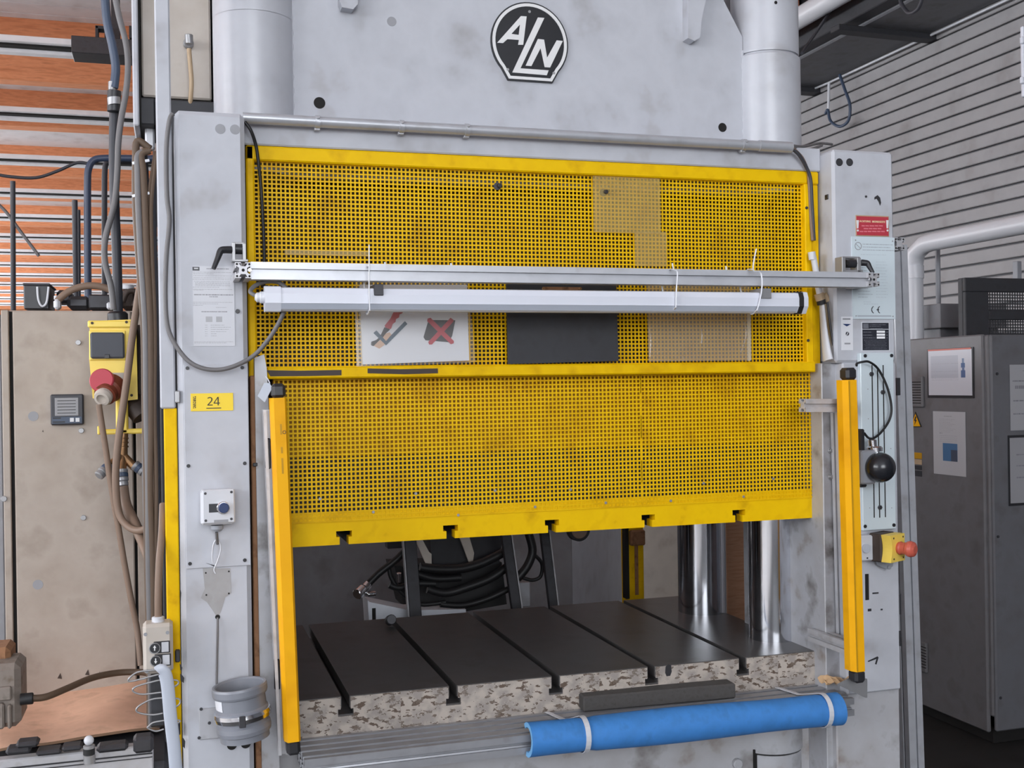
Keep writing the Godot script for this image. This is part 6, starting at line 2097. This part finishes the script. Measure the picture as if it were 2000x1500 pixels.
# ---------------------------------------------------------------- cables and pipes
func cables():
	# conduit along the cross beam
	var z := -0.03
	var t := thing("cable_conduit", "grey conduit pipe clipped along the cross beam above the yellow guard", "conduit", Q(1000, 262, z))
	var a := Q(474, 229, z)
	var b := Q(1545, 289, z)
	b.y = (a.y + b.y) * 0.5
	a.y = b.y
	part(t, "pipe", rod(S(), a, b, 0.0112, 20), M.conduit_metal)
	part(t, "end_sleeve", rod(S(), b - Vector3(0.085, 0, 0), b, 0.0128, 20), M.conduit_metal)
	for u in [620, 784, 912, 1452]:
		var c := Q(u, 250, z)
		var s := S()
		rod(s, Vector3(c.x - 0.005, a.y, z), Vector3(c.x + 0.005, a.y, z), 0.0132, 18)
		box(s, Vector3(c.x, a.y - 0.013, z - 0.008), Vector3(0.012, 0.006, 0.012), 0.001)
		knob(s, Vector3(c.x, a.y + 0.006, z + 0.011), Vector3(0, 0.5, 1), 0.0042, 0.003, 8)
		part(t, "pipe_clip", s, M.conduit_metal)
	for e in [
		[[[478, 238, -0.02], [490, 255, -0.02], [500, 285, -0.03], [505, 320, -0.035], [510, 370, -0.04], [514, 440, -0.04], [516, 500, -0.04], [515, 560, -0.03]], 0.0034, "cable_black", "black cable from the conduit down the left stile of the guard"],
		[[[1545, 289, -0.03], [1560, 302, -0.03], [1574, 325, -0.04], [1583, 350, -0.044], [1586, 400, -0.045], [1590, 470, -0.045]], 0.0042, "cable_dark", "dark cable from the conduit end down the right stile of the guard"],
		[[[1545, 287, -0.03], [1556, 296, -0.03], [1568, 310, -0.04], [1578, 335, -0.046], [1580, 360, -0.047], [1583, 420, -0.047], [1587, 470, -0.04]], 0.0036, "cable_brown", "brown cable beside the dark one at the right stile"],
		[[[1545, 284, -0.04], [1570, 286, -0.08], [1600, 280, -0.15], [1625, 282, -0.2]], 0.0032, "cable_grey", "upper grey cable leaving the conduit end behind the right column"],
		[[[1545, 286, -0.04], [1562, 292, -0.07], [1582, 292, -0.1], [1605, 284, -0.15]], 0.0036, "cable_grey", "lower grey cable leaving the conduit end behind the right column"],
		[[[338, 222, 0.006], [331, 235, 0.006], [325, 290, 0.004], [326, 380, 0.003], [331, 430, 0.003], [325, 500, 0.005], [323, 580, 0.008], [328, 640, 0.012], [347, 680, 0.02], [375, 710, 0.03], [412, 722, 0.035], [452, 717, 0.04], [495, 695, 0.04], [525, 662, 0.05], [545, 630, 0.06], [556, 606, 0.07]], 0.0044, "cable_grey", "long grey cable swinging in a wide loop across the left column"],
		[[[502, 578, 0.08], [493, 574, 0.075], [489, 568, 0.07], [500, 557, 0.06], [522, 550, 0.05], [545, 552, 0.05], [560, 563, 0.06]], 0.0042, "cable_grey", "short grey cable looping over the left end of the tube lamp"],
	]:
		whole("cable", hose(e[0], 0.0, e[1], 9), M[e[2]], e[3], "cable")
	# pale hose assembly beside the right column
	var h := thing("pale_hose", "pale hose with a knotted joint hanging beside the right column", "hose", Q(1610, 700, -0.03))
	part(h, "upper_hose", hose([[1588, 500], [1592, 520], [1597, 555], [1602, 582]], -0.03, 0.0072, 14), M.light_plastic)
	var kc := S()
	rod(kc, Q(1585, 492, -0.03), Q(1587, 507, -0.03), 0.0088, 14)
	part(h, "connector", kc, M.light_plastic)
	kc = S()
	rod(kc, Q(1599, 574, -0.025), Q(1603, 586, -0.025), 0.0115, 12)
	rod(kc, Q(1609, 575, -0.03), Q(1616, 588, -0.03), 0.0085, 10)
	part(h, "joint", kc, M.cable_tan)
	kc = S()
	rod(kc, Q(1603, 586, -0.025), Q(1605, 595, -0.025), 0.0105, 12)
	part(h, "black_band", kc, M.black_rubber)
	var lp := spline(path3([[1605, 594, -0.025], [1609, 640, -0.02], [1614, 680, -0.015], [1618, 704, -0.01]]), 4)
	var rr := []
	for k in lp.size():
		rr.append(0.0085 + 0.0085 * k / (lp.size() - 1.0))
	part(h, "lower_sleeve", tube(S(), lp, rr, 16, 0.5), M.light_plastic)
	part(h, "drop_cord", hose([[1616, 590], [1622, 640], [1632, 702]], -0.012, 0.0026, 6), M.dark_steel)
	# hanging leads on the left
	var zs := -0.62
	whole("supply_hose", hose([[204, -20], [209, 40], [220, 90], [226, 130], [224, 160], [222, 172]], zs, 0.0105, 12), M.cable_blue, "thick blue-grey hose coming down from the roof to the black connector", "hose")
	var cn := thing("black_connector", "black hanging connector with bright ring in the supply hose", "connector", Q(223, 220, zs))
	part(cn, "body", hose([[223, 178], [223, 200], [223, 218]], zs, 0.0165, 14), M.black_plastic)
	var rg := S()
	rod(rg, Q(222, 191, zs + 0.006), Q(224, 205, zs + 0.006), 0.0155, 14)
	rod(rg, Q(219, 160, zs), Q(219, 176, zs), 0.009, 12)
	part(cn, "ring", rg, M.zinc)
	whole("supply_cable", hose([[223, 218], [222, 300], [224, 400], [228, 500], [231, 620]], zs - 0.02, 0.0115, 12), M.cable_dark, "thick dark cable hanging from the black connector to the yellow socket box", "cable")
	whole("grey_lead", hose([[222, -20], [232, 30], [246, 85], [250, 130], [246, 180], [237, 230], [231, 280], [229, 340], [223, 400], [206, 465], [205, 510], [217, 560], [222, 605]], zs + 0.03, 0.0075, 10), M.cable_grey, "grey lead winding down beside the thick dark cable", "cable")
	whole("brown_lead", hose([[312, 400, -0.4], [300, 440, -0.42], [284, 500, -0.45], [270, 580, -0.5], [258, 660, -0.5], [248, 740, -0.5], [238, 810, -0.5], [229, 880, -0.5], [226, 940, -0.5], [232, 1000, -0.5], [250, 1028, -0.48], [275, 1036, -0.44], [298, 1022, -0.4], [312, 1000, -0.38]], 0, 0.0085, 12), M.cable_brown, "long brown lead crossing in front of the yellow socket box", "cable")
	whole("plug_lead", hose([[193, 790, -0.52], [199, 830, -0.52], [207, 880, -0.52], [214, 930, -0.52], [224, 990, -0.52], [233, 1040, -0.52], [243, 1100, -0.52], [256, 1170, -0.52], [268, 1230, -0.52], [275, 1300, -0.5]], 0, 0.0072, 10), M.cable_brown, "lead running from the red plug down in front of the beige cabinet", "cable")
	whole("air_hose", hose([[240, 950, -0.56], [246, 985, -0.55], [262, 1020, -0.5], [280, 1060, -0.45], [292, 1090, -0.4]], 0, 0.0125, 12), M.cable_brown, "thick brown air hose below the middle coupling of the manifold", "hose")
	whole("pendant_lead", hose([[318, 985, -0.06], [316, 1040, -0.02], [311, 1100, 0.01], [309, 1160, 0.02], [309, 1206, 0.02]], 0, 0.0068, 10), M.cable_brown, "brown lead going straight down into the pendant control", "cable")
	# bundle behind the edge plate
	var cols := ["cable_grey", "cable_umber", "cable_grey", "cable_tan", "cable_brown", "cable_umber", "cable_dark", "cable_brown", "cable_umber", "cable_dark"]
	var words := ["pale grey cable at the left of the bundle by the beige cabinet", "dark brown cable second from the left in the bundle", "third grey cable of the bundle beside the press", "tan cable in the middle of the bundle beside the press", "brown cable next to the tan one in the bundle", "dark brown cable low in the bundle beside the press", "dark cable at the back of the bundle beside the press", "brown cable close to the tall edge plate", "dark brown cable touching the tall edge plate", "dark cable at the right of the bundle beside the press"]
	for k in 10:
		var o := k * 3.6
		var zz := -0.3 + 0.02 * (k % 3)
		var top := [[296 - 3 * (k % 4), 288 + 3 * (k % 3), zz], [280 - 14 + o * 0.55, 276 + 26 * (1 if k > 1 else 0), zz], [262 + o * 0.95, 310 + 12 * (k % 3), zz]] if k < 7 else [[306, 296, zz], [300 + (k - 7) * 2, 330, zz]]
		var rest := [[262 + o * 1.15, 400, zz], [268 + o * 1.0, 500, zz], [278 + o * 0.85, 640, zz], [281 + o * 0.72, 800, zz], [282 + o * 0.7 + 3 * sin(k), 950, zz], [286 + o * 0.6, 1100, zz], [290 + o * 0.5, 1250, zz], [292 + o * 0.5, 1420, zz]]
		whole("bundled_cable", hose(top + rest, 0, 0.0046 + 0.0011 * ((k * 7) % 4), 9), M[cols[k]], words[k], "cable", "cable bundle left of the press")
	for v in [315, 379]:
		var s := S()
		beam(s, Q(258, v + 4, -0.26), Q(292, v - 2, -0.26), 0.006, 0.003, 0.0005, Vector3.UP)
		whole("cable_tie", s, M.cable_tie, "white cable tie round the %s part of the cable bundle" % ("upper" if v < 350 else "lower"), "cable tie", "ties round the cable bundle")
	# pipes coming down from the roof in the background
	var zp := -3.0
	whole("bent_pipe", tube(S(), spline(path3([[322, -330], [320, 200], [316, 300], [300, 309], [250, 309], [200, 309], [182, 314], [173, 330], [171, 360], [171, 470], [172, 606]], zp), 4), 0.0155, 12), M.hose_blue, "blue-black bent pipe coming down left of the hanging cables", "pipe")
	whole("bent_pipe", tube(S(), spline(path3([[326, -320], [325, 200], [321, 306], [306, 315], [230, 314], [212, 317], [205, 330], [204, 400], [204, 500], [204, 606]], zp - 0.1), 4), 0.0125, 12), M.cable_dark, "dark bent pipe just left of the hanging cables", "pipe")
	for e in [[[25, 354], [26, 606], 0.011, "thin dark upright pipe at the far left above the cabinet"], [[146, 391], [149, 606], 0.0125, "dark upright pipe above the middle of the beige cabinet"], [[153, 410], [154, 606], 0.009, "thin dark upright pipe touching the one left of it"]]:
		whole("upright_pipe", rod(S(), Q(e[0][0], e[0][1], zp), Q(e[1][0], e[1][1], zp), e[2], 10), M.cable_dark, e[3], "pipe")
	whole("sagging_cable", hose([[-20, 338], [20, 345], [70, 347], [110, 335], [150, 318], [172, 320]], zp, 0.007, 8), M.cable_dark, "thin dark cable sagging from the left edge to the bent pipe", "cable")
	whole("sagging_cable", hose([[-20, 385], [10, 412], [40, 452], [76, 500]], zp, 0.007, 8), M.cable_grey, "thin grey cable slanting down across the far timber beams", "cable")
